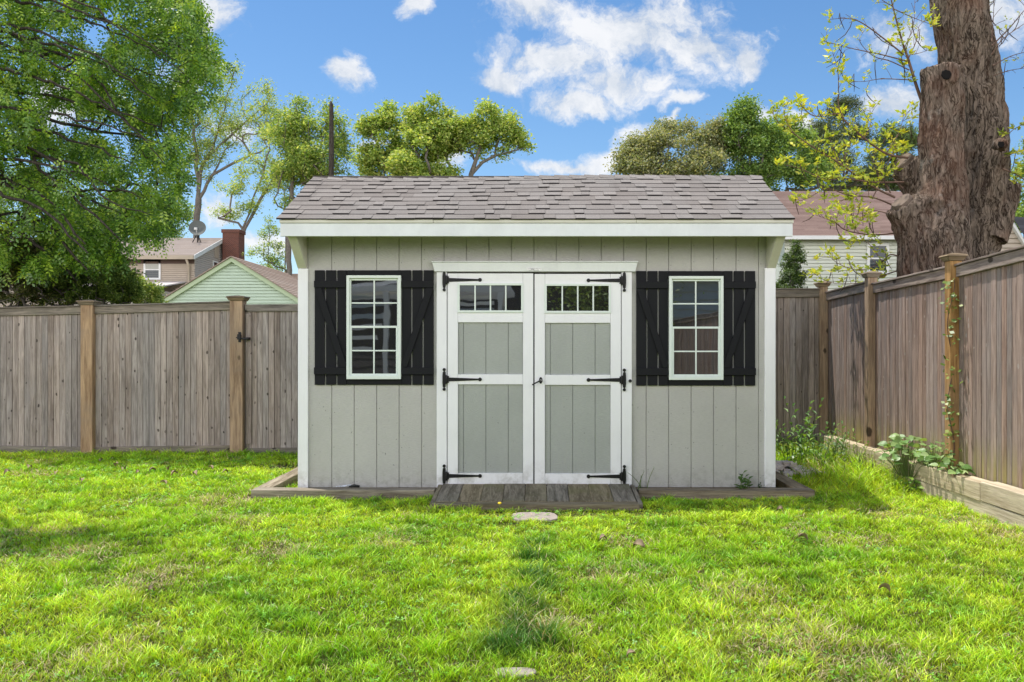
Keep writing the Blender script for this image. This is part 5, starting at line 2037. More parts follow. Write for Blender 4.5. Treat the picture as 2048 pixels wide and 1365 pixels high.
# far small gable behind the brown roof
fh = thing('far_house', 'small far house gable with white trim peeking over the red brown roof', 'house', (24.5, 58, 0))
c0, c1 = at(1738, 380, 58), at(1790, 380, 58)
cm = (c0.x + c1.x) / 2
zt2 = wz(360, 58)
mb = MB()
lap(mb, c0.x, c1.x, 58, 0, wz(376, 58), 0.14)
mb.prism([(c0.x, wz(376, 58)), (c1.x, wz(376, 58)), (cm, zt2)], 58.0, 58.1, 'Y')
mb.build('wall', M['grey_lap'], fh)
for sgn in (-1, 1):
    mb = MB()
    hw = (c1.x - c0.x) / 2 + 0.2
    mb.prism([(cm, zt2 + 0.15), (cm + sgn * hw, wz(376, 58) + 0.08), (cm + sgn * hw, wz(376, 58) - 0.12), (cm, zt2 - 0.08)], 57.7, 60, 'Y')
    mb.build('roof', M['house_white'], fh)
hwindow(fh, cm - 0.1, cm + 0.55, 58, wz(385, 58), wz(367, 58), 0.1)

# far right house: clapboard gable and dark roof
eh = thing('clapboard_house', 'tan clapboard house with a dark grey roof at the right edge behind the fence', 'house', (13.5, 24, 0))
EY = 24.0
mb = MB()
ex0 = (1990 - VX) * EY / F
xr_ = lambda z: (2012 - VX) * EY / F + (wz(440, EY) - z) * 0.62
lap(mb, ex0 - 1.0, 0, EY, 0.0, wz(440, EY), 0.135, xr=lambda z: min(xr_(z), ex0 + 1.6), xl=lambda z: ex0 - 1.0)
mb.build('gable_wall', M['beige_lap'], eh)
mb = MB()
a_, b_ = (xr_(wz(440, EY)), wz(440, EY)), (xr_(wz(500, EY)), wz(500, EY))
mb.prism([a_, (a_[0] + 0.07, a_[1] + 0.04), (b_[0] + 0.07, b_[1] + 0.0), b_], EY - 0.15, EY, 'Y')
mb.build('rake_board', M['house_white'], eh)
mb = MB()
n = 14
for i in range(n):
    t0, t1 = i / n, (i + 1) / n
    A0 = (a_[0] + 0.08 + (b_[0] - a_[0]) * 1.3 * t0, a_[1] + 0.03 + (b_[1] - a_[1]) * 1.3 * t0)
    A1 = (a_[0] + 0.08 + (b_[0] - a_[0]) * 1.3 * t1, a_[1] + 0.03 + (b_[1] - a_[1]) * 1.3 * t1)
    w_ = 5.0
    mb.hexa([(A0[0], EY - 0.2, A0[1]), (A1[0], EY - 0.2, A1[1]), (A1[0] + w_, EY + 1.2, A1[1]), (A0[0] + w_, EY + 1.2, A0[1]),
             (A0[0], EY - 0.2, A0[1] + 0.03), (A1[0], EY - 0.2, A1[1] + 0.05), (A1[0] + w_, EY + 1.2, A1[1] + 0.05), (A0[0] + w_, EY + 1.2, A0[1] + 0.03)])
mb.build('roof', M['roof_dark'], eh)
mb = MB()
mb.box((2003 - VX) * EY / F, (2009 - VX) * EY / F, EY - 0.06, EY - 0.02, wz(480, EY), wz(463, EY))
mb.build('gable_vent', M['house_white'], eh)

# the house and pergola behind the camera: what the shed windows reflect
bh = thing('grey_house', 'grey house behind the camera reflected in the shed windows', 'house', (0, -9, 0))
mb = MB()
lap(mb, -9, 7, 0, 0, 0, 1)
mb = MB()
n = 17
for i in range(n):
    z0 = i * 0.2
    mb.hexa([(-9, -9, z0), (9, -9, z0), (9, -8.97, z0), (-9, -8.97, z0), (-9, -9, z0 + 0.2), (9, -9, z0 + 0.2), (9, -8.99, z0 + 0.2), (-9, -8.99, z0 + 0.2)])
mb.build('wall', plain('dark_grey_wall', (0.10, 0.10, 0.105), 0.8), bh)
mb = MB()
mb.prism([(-8.6, 3.45), (-12.5, 4.9), (-12.5, 4.7), (-8.6, 3.3)], -9.3, 9.3, 'X')
mb.build('roof', M['roof_dark'], bh)
for x in (-6.5, -3.5, 0.5):
    mb = MB()
    mb.box(x, x + 0.9, -8.965, -8.94, 1.0, 2.3)
    mb.build('window', M['house_white'], bh)
pg = thing('pergola', 'white pergola of posts and slats behind the camera', 'pergola', (-3.5, -6.5, 0))
mb = MB()
for x in (-6.4, -3.6, -0.9):
    for y in (-8, -5.2):
        mb.box(x, x + 0.12, y, y + 0.12, 0, 2.6)
mb.build('post', M['house_white'], pg)
mb = MB()
for k in range(9):
    mb.box(-6.6, -0.6, -8.2 + k * 0.38, -8.12 + k * 0.38, 2.62, 2.76)
mb.build('slat', M['house_white'], pg)
for k in range(7):
    mb = MB()
    x0_ = -5.6 + k * 0.12
    mb.hexa([(x0_, -5.24, 1.1 + k * .26), (x0_ + 1.7, -5.24, 1.25 + k * .26), (x0_ + 1.7, -5.2, 1.25 + k * .26), (x0_, -5.2, 1.1 + k * .26),
             (x0_, -5.24, 1.2 + k * .26), (x0_ + 1.7, -5.24, 1.35 + k * .26), (x0_ + 1.7, -5.2, 1.35 + k * .26), (x0_, -5.2, 1.2 + k * .26)])
    mb.build('slat', M['house_white'], pg)
mb = MB()
for i in range(14):
    z0 = i * 0.24
    mb.hexa([(3.2, -8.96, z0), (6.2, -8.96, z0), (6.2, -8.9, z0), (3.2, -8.9, z0), (3.2, -8.96, z0 + 0.24), (6.2, -8.96, z0 + 0.24), (6.2, -8.94, z0 + 0.24), (3.2, -8.94, z0 + 0.24)])
mb.build('white_wall', M['house_white'], bh)
mb = MB()
for k in range(5):
    mb = MB()
    mb.box(-3.0, -1.0, -5.3, -5.25, 2.15 + k * .16, 2.23 + k * .16)
    mb.build('slat', M['house_white'], pg)
rng_ = np.random.default_rng(91)
bt = thing('leafy_tree', 'leafy tree behind the camera reflected in the right shed door panes', 'tree', (1.9, -7.6, -0.05))
mb = MB()
mb.tube([(1.9, -7.6, -0.05), (1.95, -7.6, 1.5), (1.9, -7.55, 3.0)], [0.12, 0.09, 0.05], 8)
for k in range(7):
    an = k * 0.9
    mb.tube([(1.92, -7.6, 1.6 + k * .15), (1.92 + math.cos(an) * .5, -7.6 + math.sin(an) * .4, 2.3 + k * .2), (1.92 + math.cos(an) * .9, -7.6 + math.sin(an) * .6, 2.8 + k * .22)], [0.04, 0.025, 0.01], 5)
mb.build('trunk', M['bark'], bt)
P_ = rng_.normal(size=(9000, 3)) * np.array([0.65, 0.5, 0.75]) + np.array([1.9, -7.6, 3.0])
V_, Q_, C_ = leaf_quads(P_, rng_, 0.11, 0.5, 0.5, DG)
np_mesh('crown', V_, quads=Q_, col=C_, mats=[M['leaf']], parent=bt)


# ------------------------------------------------------------------ small plants
def stalk_plant(name, label, x, y, h, n_stalks, leaf, pal, seed, spread=0.12, cat='plant', group=None, lean=0.15, z=None, aspect=0.28, per=9, stem_col='stemgreen'):
    rng = np.random.default_rng(seed)
    z0 = float(gz(x, y)) if z is None else z
    t = thing(name, label, cat, (x, y, z0), group)
    mb = MB()
    P = []
    for k in range(n_stalks):
        bx, by = x + rng.normal() * spread * 0.5, y + rng.normal() * spread * 0.5
        hh = h * rng.uniform(0.6, 1.0)
        lx, ly = rng.normal() * lean * hh, rng.normal() * lean * hh
        pts = [Vector((bx + lx * u * u, by + ly * u * u, z0 + hh * u)) for u in np.linspace(0, 1, 6)]
        mb.tube(pts, [0.0045 * (1 - 0.6 * u) for u in np.linspace(0, 1, 6)], 5, caps=False)
        for j in range(per):
            u = 0.2 + 0.8 * j / (per - 1)
            i = min(4, int(u * 5))
            f = u * 5 - i
            p = pts[i].lerp(pts[i + 1], f)
            an = j * 2.4 + rng.random()
            P.append((p, Vector((math.cos(an), math.sin(an), 0.55 + 0.5 * u)).normalized(), leaf * (1.1 - 0.5 * u) * rng.uniform(0.8, 1.2)))
    mb.build('stem', M[stem_col], t)
    V, C = [], []
    for p, d, s in P:
        w = d.cross(Vector((0, 0, 1))).normalized()
        nn = w.cross(d)
        V += [p, p + d * s * .4 + w * s * aspect * .5 + nn * s * .05, p + d * s * .95 - Vector((0, 0, s * .25)), p + d * s * .4 - w * s * aspect * .5 + nn * s * .05]
        c = np.array(pal[rng.integers(0, len(pal))]) * rng.uniform(.8, 1.2)
        C += [c] * 4
    V = np.array([tuple(v) for v in V])
    np_mesh('foliage', V, quads=np.arange(len(V)).reshape(-1, 4), col=np.array(C), mats=[M['leaf']], parent=t)
    return t


M['stemgreen'] = plain('green_stem', (0.14, 0.20, 0.06), 0.7)
WG = [(0.20, 0.38, 0.07), (0.30, 0.48, 0.08), (0.13, 0.28, 0.07)]
BLU = [(0.22, 0.37, 0.15), (0.15, 0.28, 0.10), (0.32, 0.46, 0.15)]
GW = 'weeds growing beside the right wall of the shed'
stalk_plant('tall_weed', 'tallest leafy weed with narrow leaves near the fence corner', 3.00, 9.45, 0.74, 7, 0.17, WG, 31, 0.15, group=GW)
stalk_plant('tall_weed', 'bushy blue green weed in front of the corner post', 3.12, 9.0, 0.50, 20, 0.13, BLU, 32, 0.32, group=GW)
stalk_plant('tall_weed', 'pale leaning weed close to the shed corner', 2.84, 9.2, 0.46, 9, 0.14, WG, 33, 0.25, group=GW, lean=.3)
stalk_plant('tall_weed', 'weed clump with broad leaves against the back fence', 2.78, 9.9, 0.50, 5, 0.11, WG, 34, 0.2, group=GW)
stalk_plant('tall_weed', 'light green weed in the sun beside the low timber wall', 3.28, 8.9, 0.42, 12, 0.10, [(0.25, 0.35, 0.06), (0.18, 0.3, 0.05)], 35, 0.25, group=GW)
stalk_plant('tall_weed', 'thin weed rising in front of the second timber wall length', 3.30, 7.75, 0.50, 2, 0.07, [(0.25, 0.38, 0.08)], 36, 0.05, group=GW, per=6)
stalk_plant('tall_weed', 'sparse pale weed at the foot of the timber wall right of the shade', 3.20, 8.3, 0.36, 14, 0.08, [(0.25, 0.38, 0.08), (0.3, 0.36, 0.12)], 37, 0.3, group=GW, per=6)


def broadleaf(name, label, x, y, z, w, d, h, n, size, seed, pal, cat='plant', group=None, droop=0.3):
    """a mound of big rounded leaves on short stalks"""
    rng = np.random.default_rng(seed)
    t = thing(name, label, cat, (x, y, z), group)
    mb = MB()
    V, Q, C = [], [], []
    for k in range(n):
        a = rng.random() * 6.283
        r = rng.random() ** 0.5
        top = Vector((x + math.cos(a) * r * w, y + math.sin(a) * r * d, z + h * (1 - 0.6 * r * r) * rng.uniform(0.55, 1.05)))
        bot = Vector((x + (top.x - x) * 0.35, y + (top.y - y) * 0.35, z))
        mb.tube([bot, (bot + top) / 2 + Vector((0, 0, 0.02)), top], [0.003, 0.0025, 0.002], 4, caps=False)
        dirv = Vector((math.cos(a) + rng.normal() * .5, math.sin(a) + rng.normal() * .5, rng.uniform(-droop, 0.2))).normalized()
        nrm = Vector((rng.normal() * .3, rng.normal() * .3 - 0.35, 1)).normalized()
        wv = dirv.cross(nrm).normalized()
        nn = wv.cross(dirv)
        s = size * rng.uniform(0.6, 1.2)
        b = len(V)
        prof = [(0.0, 0.0), (0.15, 0.30), (0.4, 0.42), (0.7, 0.30), (1.0, 0.0)]
        mid = [top + dirv * s * (u - 0.1) + nn * (-s * 0.18 * u * u) for u, _ in prof]
        cc = np.array(pal[rng.integers(0, len(pal))]) * rng.uniform(.8, 1.2)
        ring = [mid[0]]
        for i in (1, 2, 3):
            ring.append(mid[i] + wv * s * prof[i][1] + nn * s * 0.06)
        ring.append(mid[4])
        for i in (3, 2, 1):
            ring.append(mid[i] - wv * s * prof[i][1] + nn * s * 0.06)
        V += ring + [mid[1], mid[2], mid[3]]
        # ring idx:0 base,1,2,3 right,4 tip,5,6,7 left ; 8,9,10 mids
        for f in ((0, 1, 8, 8), (1, 2, 9, 8), (2, 3, 10, 9), (3, 4, 10, 10), (0, 8, 7, 7), (8, 9, 6, 7), (9, 10, 5, 6), (10, 4, 5, 5)):
            Q.append([b + i for i in f])
        C += [cc] * 11
    mb.build('stem', M['stemgreen'], t)
    q4 = np.array([q for q in Q if q[2] != q[3]])
    t3 = np.array([q[:3] for q in Q if q[2] == q[3]])
    np_mesh('foliage', np.array([tuple(v) for v in V]), quads=q4, tris=t3, col=np.array(C), mats=[M['leaf']], parent=t)


PB = [(0.26, 0.42, 0.14), (0.16, 0.30, 0.08), (0.40, 0.54, 0.24), (0.32, 0.46, 0.16)]
GBW = 'broad leaved plants on the low timber wall'
broadleaf('hydrangea_bush', 'broad leaved green plant growing over the timber wall', 3.38, 7.75, 0.10, 0.22, 0.34, 0.40, 95, 0.085, 41, PB, group=GBW)
broadleaf('hydrangea_bush', 'pale broad leaved plant on the timber wall left of the vine post', 3.44, 7.38, 0.22, 0.11, 0.28, 0.26, 50, 0.075, 42, PB, group=GBW)
broadleaf('hydrangea_bush', 'low cluster of pale round leaves at the foot of the vine post', 3.42, 6.98, 0.23, 0.09, 0.22, 0.12, 30, 0.07, 43, PB, group=GBW)
broadleaf('wall_weed', 'small dark leafy weed hanging below the broad leaved plant', 3.34, 7.62, -0.02, 0.10, 0.14, 0.2, 30, 0.055, 44, WG, group=GBW)
stalk_plant('shed_weed', 'small weed with broad dark leaves against the right front wall of the shed', X(1480), 7.395, 0.21, 5, 0.095, [(0.09, 0.20, 0.05), (0.13, 0.26, 0.07)], 45, 0.08, z=-0.01, aspect=0.6, per=6)
stalk_plant('shed_weed', 'tiny low weed at the right corner board of the shed', X(1518), 7.405, 0.09, 3, 0.05, [(0.05, 0.10, 0.03)], 46, 0.05, z=0.0, aspect=0.5, per=4)
stalk_plant('wall_grass', 'thin grass stems rising against the shed wall right of the doors', X(1290), 7.42, 0.24, 6, 0.03, WG, 47, 0.10, z=0.0, per=2, lean=.35)


# vine on the third post
def vine():
    rng = np.random.default_rng(50)
    t = thing('climbing_vine', 'leafy vine climbing the orange fence post on the right', 'vine', (3.50, 7.13, 0.2))
    mb = MB()
    pts = []
    for i in range(40):
        u = i / 39
        pts.append(Vector((3.475 + 0.035 * math.sin(u * 14), 7.135 + 0.03 * math.cos(u * 11), 0.22 + 1.62 * u)))
    mb.tube(pts, [0.006 - 0.003 * i / 39 for i in range(40)], 6, caps=False)
    mb.build('stem', M['sprout'], t)
    V, Q, C = [], [], []
    dens = lambda z: 1.0 if (z > 1.45 or z < 0.85) else 0.42
    for k in range(170):
        z = 0.25 + 1.6 * rng.random()
        if rng.random() > dens(z):
            continue
        p = Vector((3.47 + rng.normal() * 0.035, 7.12 + rng.normal() * 0.035, z))
        d = Vector((rng.normal(), rng.normal() - .4, rng.normal() * 0.4 - 0.3)).normalized()
        w = d.orthogonal().normalized()
        s = rng.uniform(0.022, 0.062)
        V += [p, p + d * s * .5 + w * s * .36, p + d * s, p + d * s * .5 - w * s * .36]
        C += [np.array([(0.24, 0.34, 0.07), (0.14, 0.24, 0.05), (0.34, 0.42, 0.10)][rng.integers(0, 3)])] * 4
    np_mesh('foliage', np.array([tuple(v) for v in V]), quads=np.arange(len(V)).reshape(-1, 4), col=np.array(C), mats=[M['leaf']], parent=t)


vine()

# dandelion by the ramp
dd = thing('dandelion', 'single yellow dandelion flower in the grass at the ramp edge', 'flower', (-0.29, 6.66, -0.03))
mb = MB()
mb.tube([(-0.29, 6.66, -0.03), (-0.288, 6.655, 0.045)], 0.0025, 6)
mb.build('stem', M['stemgreen'], dd)
mb = MB()
mb.tube([(-0.288, 6.655, 0.042), (-0.288, 6.652, 0.050), (-0.288, 6.650, 0.056)], [0.006, 0.017, 0.008], 12)
mb.build('flower_head', M['yellow'], dd)


# ------------------------------------------------------------------ the lawn
def lawn():
    rng = np.random.default_rng(77)

    def sample(n, y0, y1):
        y = rng.uniform(y0, y1, n)
        x = rng.uniform(-1, 1, n)
        xl = np.maximum(-VX * y / F - 1.7, -8.2)
        xr = np.minimum((2048 - VX) * y / F + 1.4, 3.40)
        x = xl + (x + 1) / 2 * (xr - xl)
        return x, y
    bands = [(2.7, 3.8, 15000), (3.8, 5.2, 12000), (5.2, 7.2, 9500), (7.2, 10.6, 6000)]
    xs, ys = [], []
    for y0, y1, dns in bands:
        w = (2048 * (y0 + y1) / 2 / F + 3.1)
        w = min(VX * (y0 + y1) / 2 / F + 1.7, 8.2) + min((2048 - VX) * (y0 + y1) / 2 / F + 1.4, 3.4)
        a, b = sample(int(dns * (y1 - y0) * w), y0, y1)
        xs.append(a)
        ys.append(b)
    x = np.concatenate(xs)
    y = np.concatenate(ys)
    # bare spots: shed bed, ramp, stones, thatch
    keep = ~((x > -2.30) & (x < 2.24) & (y > 7.24))
    bedL = (x > -2.29) & (x < -2.1) & (y > 7.40)
    keep |= bedL & (rng.random(len(x)) < 0.8)
    keep &= ~((x > -2.445) & (x < -2.285) & (y > 7.235))
    keep &= ~((x > 2.225) & (x < 2.385) & (y > 7.24))
    keep &= ~((x > -2.5) & (x < 2.4) & (y > 7.235) & (y < 7.4))
    keep &= ~((x > -0.87) & (x < 0.87) & (y > 6.75))
    for (px, py, Y, rx, ry) in ((1070, 1040, 6.5, 0.155, 0.15), (1026, 1336, 3.40, 0.06, 0.022)):
        c = at(px, py, Y)
        keep &= ~((np.abs(x - c.x) < rx) & (np.abs(y - c.y) < ry))
    # leaf-littered bare soil near the gate and heap beside the shed
    bare = np.exp(-(((x + 2.75) / 0.35) ** 2 + ((y - 9.3) / 0.28) ** 2)) + np.exp(-(((x - 2.55) / 0.22) ** 2 + ((y - 8.75) / 0.28) ** 2))
    keep &= rng.random(len(x)) > bare
    th = fbm(x, y, 1.3, 4)
    thatch = np.clip((th - 0.64) * 6, 0, 0.5)
    for (px, py, s) in ((150, 1110, .25), (1230, 1150, .2), (1600, 1290, .3), (1770, 1030, .18), (2030, 1075, .25), (1110, 1250, .15), (300, 1160, .25), (1930, 1045, .22), (560, 1100, .2), (450, 1000, .3), (1480, 1190, .2)):
        Yc = F * 1.27 / (py - VY)
        xc = (px - VX) * Yc / F
        thatch = np.maximum(thatch, np.exp(-(((x - xc) / s) ** 2 + ((y - Yc) / (s * 1.3)) ** 2)) * np.clip(vnoise(x, y, 9) * 1.6, 0, 1))
    keep &= rng.random(len(x)) > thatch * 0.30
    x, y, thatch = x[keep], y[keep], thatch[keep]
    n = len(x)
    big = fbm(x + 50, y, 0.9, 3)
    fine = vnoise(x, y, 7.0)
    fine2 = vnoise(x + 31, y - 7, 16.0)
    h = 0.014 + 0.045 * fine * fine2 * 2 + 0.014 * big
    # deep tufts over the sunken stones
    tuft = np.zeros(n)
    for (cx, cy, s) in ((-0.05, 5.20, .11), (-0.02, 4.78, .13), (-0.11, 4.42, .10), (-0.05, 4.20, .13), (-0.03, 3.86, .14), (-0.12, 3.66, .15), (0.0, 5.62, .10), (0.03, 3.70, .10), (-0.10, 4.0, .11), (0.04, 4.55, .08)):
        tuft = np.maximum(tuft, np.exp(-(((x - cx) / s) ** 2 + ((y - cy) / (s * 0.8)) ** 2)))
    h += 0.085 * tuft * (0.3 + fine2)
    # long grass by the timber wall and fence feet
    wall = np.clip((x - 2.45) / 0.6, 0, 1) * np.clip((y - 6.9) / 0.7, 0, 1)
    h += wall * rng.random(n) ** 2 * 0.24 * np.clip((y - 7.2) / 0.8, 0.15, 1)
    edge = np.exp(-((y - 10.35) / 0.12) ** 2) * (x < -2.5)
    h += edge * 0.05 * rng.random(n)
    rampe = np.exp(-((y - 6.70) / 0.06) ** 2) * (np.abs(x) < 0.9)
    h += rampe * 0.03 * rng.random(n)
    h *= rng.uniform(0.6, 1.35, n)
    h *= 1 - 0.72 * np.exp(-((y - 6.60) / 0.20) ** 2) * (x > -0.45) * (x < 1.0)
    h *= 0.80
    wd = rng.uniform(0.0013, 0.0026, n) * (0.85 + 0.16 * (y - 3)) 
    ang = rng.random(n) * 2 * np.pi
    lean = rng.uniform(0.4, 1.35, n) * h
    la = rng.random(n) * 2 * np.pi + (fine - .5) * 2
    z0 = gz(x, y) - 0.004
    ux, uy = np.cos(ang), np.sin(ang)
    lx, ly = np.cos(la) * lean, np.sin(la) * lean
    V = np.zeros((n, 5, 3), np.float32)
    V[:, 0] = np.stack([x - ux * wd, y - uy * wd, z0], 1)
    V[:, 1] = np.stack([x + ux * wd, y + uy * wd, z0], 1)
    mx, my, mz = x + lx * .38, y + ly * .38, z0 + h * .66
    V[:, 2] = np.stack([mx + ux * wd * .8, my + uy * wd * .8, mz], 1)
    V[:, 3] = np.stack([mx - ux * wd * .8, my - uy * wd * .8, mz], 1)
    V[:, 4] = np.stack([x + lx, y + ly, z0 + h], 1)
    # colours
    g1 = np.array([0.34, 0.55, 0.022])
    g2 = np.array([0.51, 0.68, 0.045])
    g3 = np.array([0.17, 0.39, 0.025])
    st = np.array([0.72, 0.60, 0.36])
    t = np.clip((fbm(x - 20, y + 9, 1.8, 4) - 0.35) * 3.2, 0, 1)[:, None]
    base = g1 * (1 - t) + g2 * t
    t2 = np.clip((fbm(x + 9, y - 30, 3.5, 3) - 0.55) * 5, 0, 1)[:, None] * 0.7
    base = base * (1 - t2) + g3 * t2
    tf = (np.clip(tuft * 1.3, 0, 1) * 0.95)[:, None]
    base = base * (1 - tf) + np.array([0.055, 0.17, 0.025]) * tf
    base *= 1.15 * rng.uniform(0.55, 1.4, (n, 1)) * (0.72 + 0.56 * fine2)[:, None]
    base[:, 0] *= rng.uniform(0.75, 1.25, n)
    straw = rng.random(n) < (0.035 + thatch * 0.55)
    base[straw] = st * rng.uniform(0.7, 1.25, (straw.sum(), 1))
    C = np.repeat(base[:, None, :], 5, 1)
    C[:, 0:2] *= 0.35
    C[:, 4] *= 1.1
    idx = (np.arange(n) * 5)[:, None]
    Q = idx + np.array([0, 1, 2, 3])
    Tt = idx + np.array([3, 2, 4])
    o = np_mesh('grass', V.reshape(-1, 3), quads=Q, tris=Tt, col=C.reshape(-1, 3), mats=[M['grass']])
    tag(o, 'sunlit short lawn grass covering the yard in front of the shed', 'grass', kind='stuff')

    # clover and broad small weeds
    n = 26000
    x, y = sample(n, 2.8, 9.8)
    m = (vnoise(x + 3, y + 8, 2.2) * vnoise(x, y, 6) > 0.27) & ~((x > -2.5) & (x < 2.4) & (y > 7.2)) & ~((np.abs(x) < 0.9) & (y > 6.7))
    x, y = x[m], y[m]
    n = len(x)
    zc = gz(x, y) + rng.uniform(0.018, 0.042, n)
    Vs, Cs = [], []
    base = np.array([[0.20, 0.46, 0.05]]) * rng.uniform(0.5, 1.5, (n, 1))
    a0 = rng.random(n) * 6.28
    r = rng.uniform(0.006, 0.011, n) * (0.8 + 0.12 * (y - 3))
    tx, ty = rng.normal(size=n) * .3, rng.normal(size=n) * .3
    for k in range(3):
        a = a0 + k * 2.094
        for j, (dr, da) in enumerate(((0.0, 0), (1.0, -.55), (1.45, 0), (1.0, .55))):
            px_, py_ = r * dr * np.cos(a + da), r * dr * np.sin(a + da)
            Vs.append(np.stack([x + px_, y + py_, zc + px_ * tx + py_ * ty], 1))
        Cs.append(base)
    V = np.stack(Vs, 1).reshape(n * 3, 4, 3).reshape(-1, 3)
    C = np.repeat(base, 12, 0)
    o = np_mesh('clover', V, quads=np.arange(len(V)).reshape(-1, 4), col=C, mats=[M['grass']])
    tag(o, 'small round clover leaves mixed through the lawn', 'clover', kind='stuff')

    # straw thatch lying flat
    n = 60000
    x, y = sample(n, 2.8, 10.2)
    th = np.clip((fbm(x, y, 1.3, 4) - 0.60) * 6, 0, 0.7) + 0.05
    for (px, py, s) in ((150, 1110, .22), (1230, 1150, .18), (1600, 1290, .25), (1770, 1030, .16), (2030, 1075, .25), (1110, 1250, .12), (300, 1160, .2), (1930, 1045, .25), (450, 1000, .35), (560, 1100, .15), (1480, 1190, .15)):
        Yc = F * 1.27 / (py - VY)
        xc = (px - VX) * Yc / F
        th = np.maximum(th, 1.3 * np.exp(-(((x - xc) / s) ** 2 + ((y - Yc) / (s * 1.3)) ** 2)))
    th = np.maximum(th, np.exp(-(((x + 2.7) / 0.4) ** 2 + ((y - 9.2) / 0.4) ** 2)))
    m = (rng.random(n) < th * 0.6) & ~((x > -2.5) & (x < 2.4) & (y > 7.2)) & ~((np.abs(x) < 0.9) & (y > 6.7))
    x, y = x[m], y[m]
    n = len(x)
    a = rng.random(n) * 6.28
    ln = rng.uniform(0.015, 0.06, n)
    w = rng.uniform(0.0008, 0.0018, n) * (0.8 + 0.16 * (y - 3))
    z = gz(x, y) + rng.uniform(0.008, 0.035, n)
    dz = rng.normal(size=n) * 0.008
    dx, dy = np.cos(a), np.sin(a)
    V = np.stack([np.stack([x - dy * w, y + dx * w, z], 1), np.stack([x + dy * w, y - dx * w, z], 1),
                  np.stack([x + dx * ln + dy * w, y + dy * ln - dx * w, z + dz], 1), np.stack([x + dx * ln - dy * w, y + dy * ln + dx * w, z + dz], 1)], 1).reshape(-1, 3)
    C = np.repeat(np.array([[0.74, 0.60, 0.38]]) * rng.uniform(0.5, 1.2, (n, 1)), 4, 0)
    o = np_mesh('straw', V, quads=np.arange(len(V)).reshape(-1, 4), col=C, mats=[M['grass']])
    tag(o, 'dry straw coloured clippings lying in patches on the lawn', 'dry grass', kind='stuff')


lawn()

# ------------------------------------------------------------------ sky, clouds, sun
SUNV = Vector((-0.28, 0.17, 1.0)).normalized()
elev = math.asin(SUNV.z)
azim = math.atan2(SUNV.x, SUNV.y)           # from +Y towards +X

w = bpy.data.worlds.new('World')
scene.world = w
w.use_nodes = True
nt = w.node_tree
nt.nodes.clear()
g = G(nt)
out = g.n('ShaderNodeOutputWorld')
bg = g.n('ShaderNodeBackground')
g.link(bg.outputs[0], out.inputs[0])
sky = g.n('ShaderNodeTexSky', sky_type='NISHITA')
sky.sun_disc = False
sky.sun_elevation = elev
sky.sun_rotation = azim
sky.air_density = 1.0
sky.dust_density = 0.3
sky.ozone_density = 2.0
SKY_STR = 0.12
skyc = g.mix(1.0, sky.outputs[0], (1.0, 1.0, 1.0), 'MULTIPLY')
hs = g.n('ShaderNodeHueSaturation')
hs.inputs['Saturation'].default_value = 1.22
hs.inputs['Value'].default_value = 1.30
g.link(skyc, hs.inputs['Color'])
tc = g.n('ShaderNodeTexCoord').outputs['Generated']
sp = g.n('ShaderNodeSeparateXYZ')
g.link(tc, sp.inputs[0])
ysafe = g.math('MAXIMUM', sp.outputs[1], 0.05)
u = g.math('DIVIDE', sp.outputs[0], ysafe)
v = g.math('DIVIDE', sp.outputs[2], ysafe)
cv = g.n('ShaderNodeCombineXYZ')
g.link(u, cv.inputs[0])
g.link(v, cv.inputs[1])
uv = cv.outputs[0]
warp = g.noise(uv, 5.5, 6, 0.62)
w1 = g.vmath('SCALE', g.vmath('SUBTRACT', warp.outputs['Color'], (0.5, 0.5, 0.5)), scale=0.11)
uvw = g.vmath('ADD', uv, w1)
blobs = [(1250, 60, 230, 85), (1400, 90, 110, 70), (1060, 20, 100, 60), (1110, 120, 150, 50), (1010, 150, 80, 30), (1230, 160, 140, 50), (1480, 110, 50, 55),
         (1160, 205, 110, 34), (1290, 280, 60, 50), (1140, 342, 120, 24), (1220, 330, 70, 26), (688, 150, 52, 54), (830, 10, 32, 34), (400, 25, 62, 60), (410, 150, 70, 50),
         (1800, 70, 75, 60), (1800, 220, 80, 40), (2010, 40, 70, 90), (725, 310, 40, 18), (900, 310, 40, 40), (480, 270, 60, 30), (540, 480, 90, 35), (1345, 195, 36, 20), (1520, 225, 40, 22),
         (440, 420, 60, 40), (150, 200, 120, 60), (1330, 230, 20, 12), (1610, 240, 60, 30)]
field = None
for (px, py, rx, ry) in blobs:
    d = g.vmath('SUBTRACT', uvw, ((px - VX) / F, (VY - py) / F, 0))
    d = g.vmath('MULTIPLY', d, (F / rx, F / ry, 0))
    l = g.vmath('LENGTH', d)
    f = g.math('SUBTRACT', 1.0, l)
    field = f if field is None else g.math('MAXIMUM', field, f)
fb = g.noise(uvw, 15, 10, 0.66, 0.25).outputs['Fac']
fb2 = g.noise(uvw, 3.5, 3, 0.5).outputs['Fac']
dens = g.math('ADD', g.math('MULTIPLY', field, 0.9), g.math('MULTIPLY', g.math('SUBTRACT', fb, 0.5), 2.7))
dens = g.smooth(dens, -0.12, 0.66)
front = g.smooth(sp.outputs[1], 0.12, 0.3)
# elsewhere in the sky: broken cumulus
nz = g.noise(tc, 2.6, 7, 0.6, 0.3).outputs['Fac']
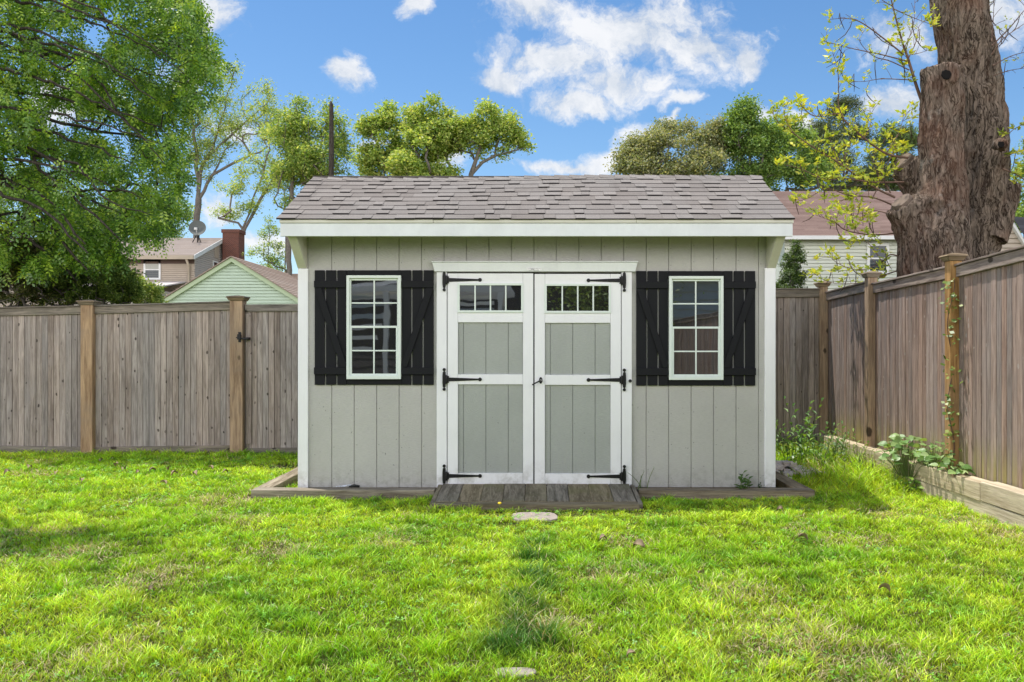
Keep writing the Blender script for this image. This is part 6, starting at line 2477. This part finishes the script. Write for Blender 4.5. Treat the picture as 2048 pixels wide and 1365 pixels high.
# unseen bright cloud added behind the camera as fill light, zenith mostly clear
fill_bank = g.math('MULTIPLY', g.smooth(sp.outputs[1], -0.05, -0.35), g.smooth(sp.outputs[2], 0.55, 0.40))
other = g.smooth(g.math('ADD', nz, g.math('MULTIPLY', fill_bank, 0.22)), 0.52, 0.64)
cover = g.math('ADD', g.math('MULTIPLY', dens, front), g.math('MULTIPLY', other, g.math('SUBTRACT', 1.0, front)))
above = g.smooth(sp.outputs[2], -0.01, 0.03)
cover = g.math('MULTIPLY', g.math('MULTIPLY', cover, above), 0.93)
shadec = g.smooth(g.math('ADD', g.math('MULTIPLY', fb, 0.6), g.math('MULTIPLY', fb2, 0.5)), 0.42, 0.66)
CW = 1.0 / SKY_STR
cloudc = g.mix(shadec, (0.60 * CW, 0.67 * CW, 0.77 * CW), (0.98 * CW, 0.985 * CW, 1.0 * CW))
cloudb = g.mix(front, g.mix(fill_bank, (0.8 * CW, 0.8 * CW, 0.82 * CW), (3.3 * CW, 3.22 * CW, 3.2 * CW)), cloudc)  # added cloud is far brighter than the rest, to light the shaded front
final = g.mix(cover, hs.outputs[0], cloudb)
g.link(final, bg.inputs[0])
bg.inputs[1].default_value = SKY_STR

sd = bpy.data.lights.new('sun', 'SUN')
sd.energy = 5.0
sd.angle = math.radians(0.53)
sd.color = (1.0, 0.95, 0.86)
so = bpy.data.objects.new('sun', sd)
COL.objects.link(so)
so.rotation_euler = SUNV.to_track_quat('Z', 'Y').to_euler()
so.location = (0, 0, 20)

# ------------------------------------------------------------------ camera
cd = bpy.data.cameras.new('camera')
cd.sensor_width = 36
cd.lens = 36 * F / 2048
cd.shift_x = (1024 - VX) / 2048
cd.shift_y = (VY - 682.5) / 2048
cd.clip_start = 0.05
cd.clip_end = 2000
co = bpy.data.objects.new('camera', cd)
COL.objects.link(co)
co.location = (0, 0, CAMZ)
co.rotation_euler = (math.radians(90), 0, 0)
scene.camera = co
scene.view_settings.view_transform = 'Standard'
scene.view_settings.look = 'None'
scene.view_settings.exposure = 0
scene.render.engine = 'CYCLES'
scene.cycles.max_bounces = 8
scene.cycles.transparent_max_bounces = 8
scene.cycles.use_denoising = True
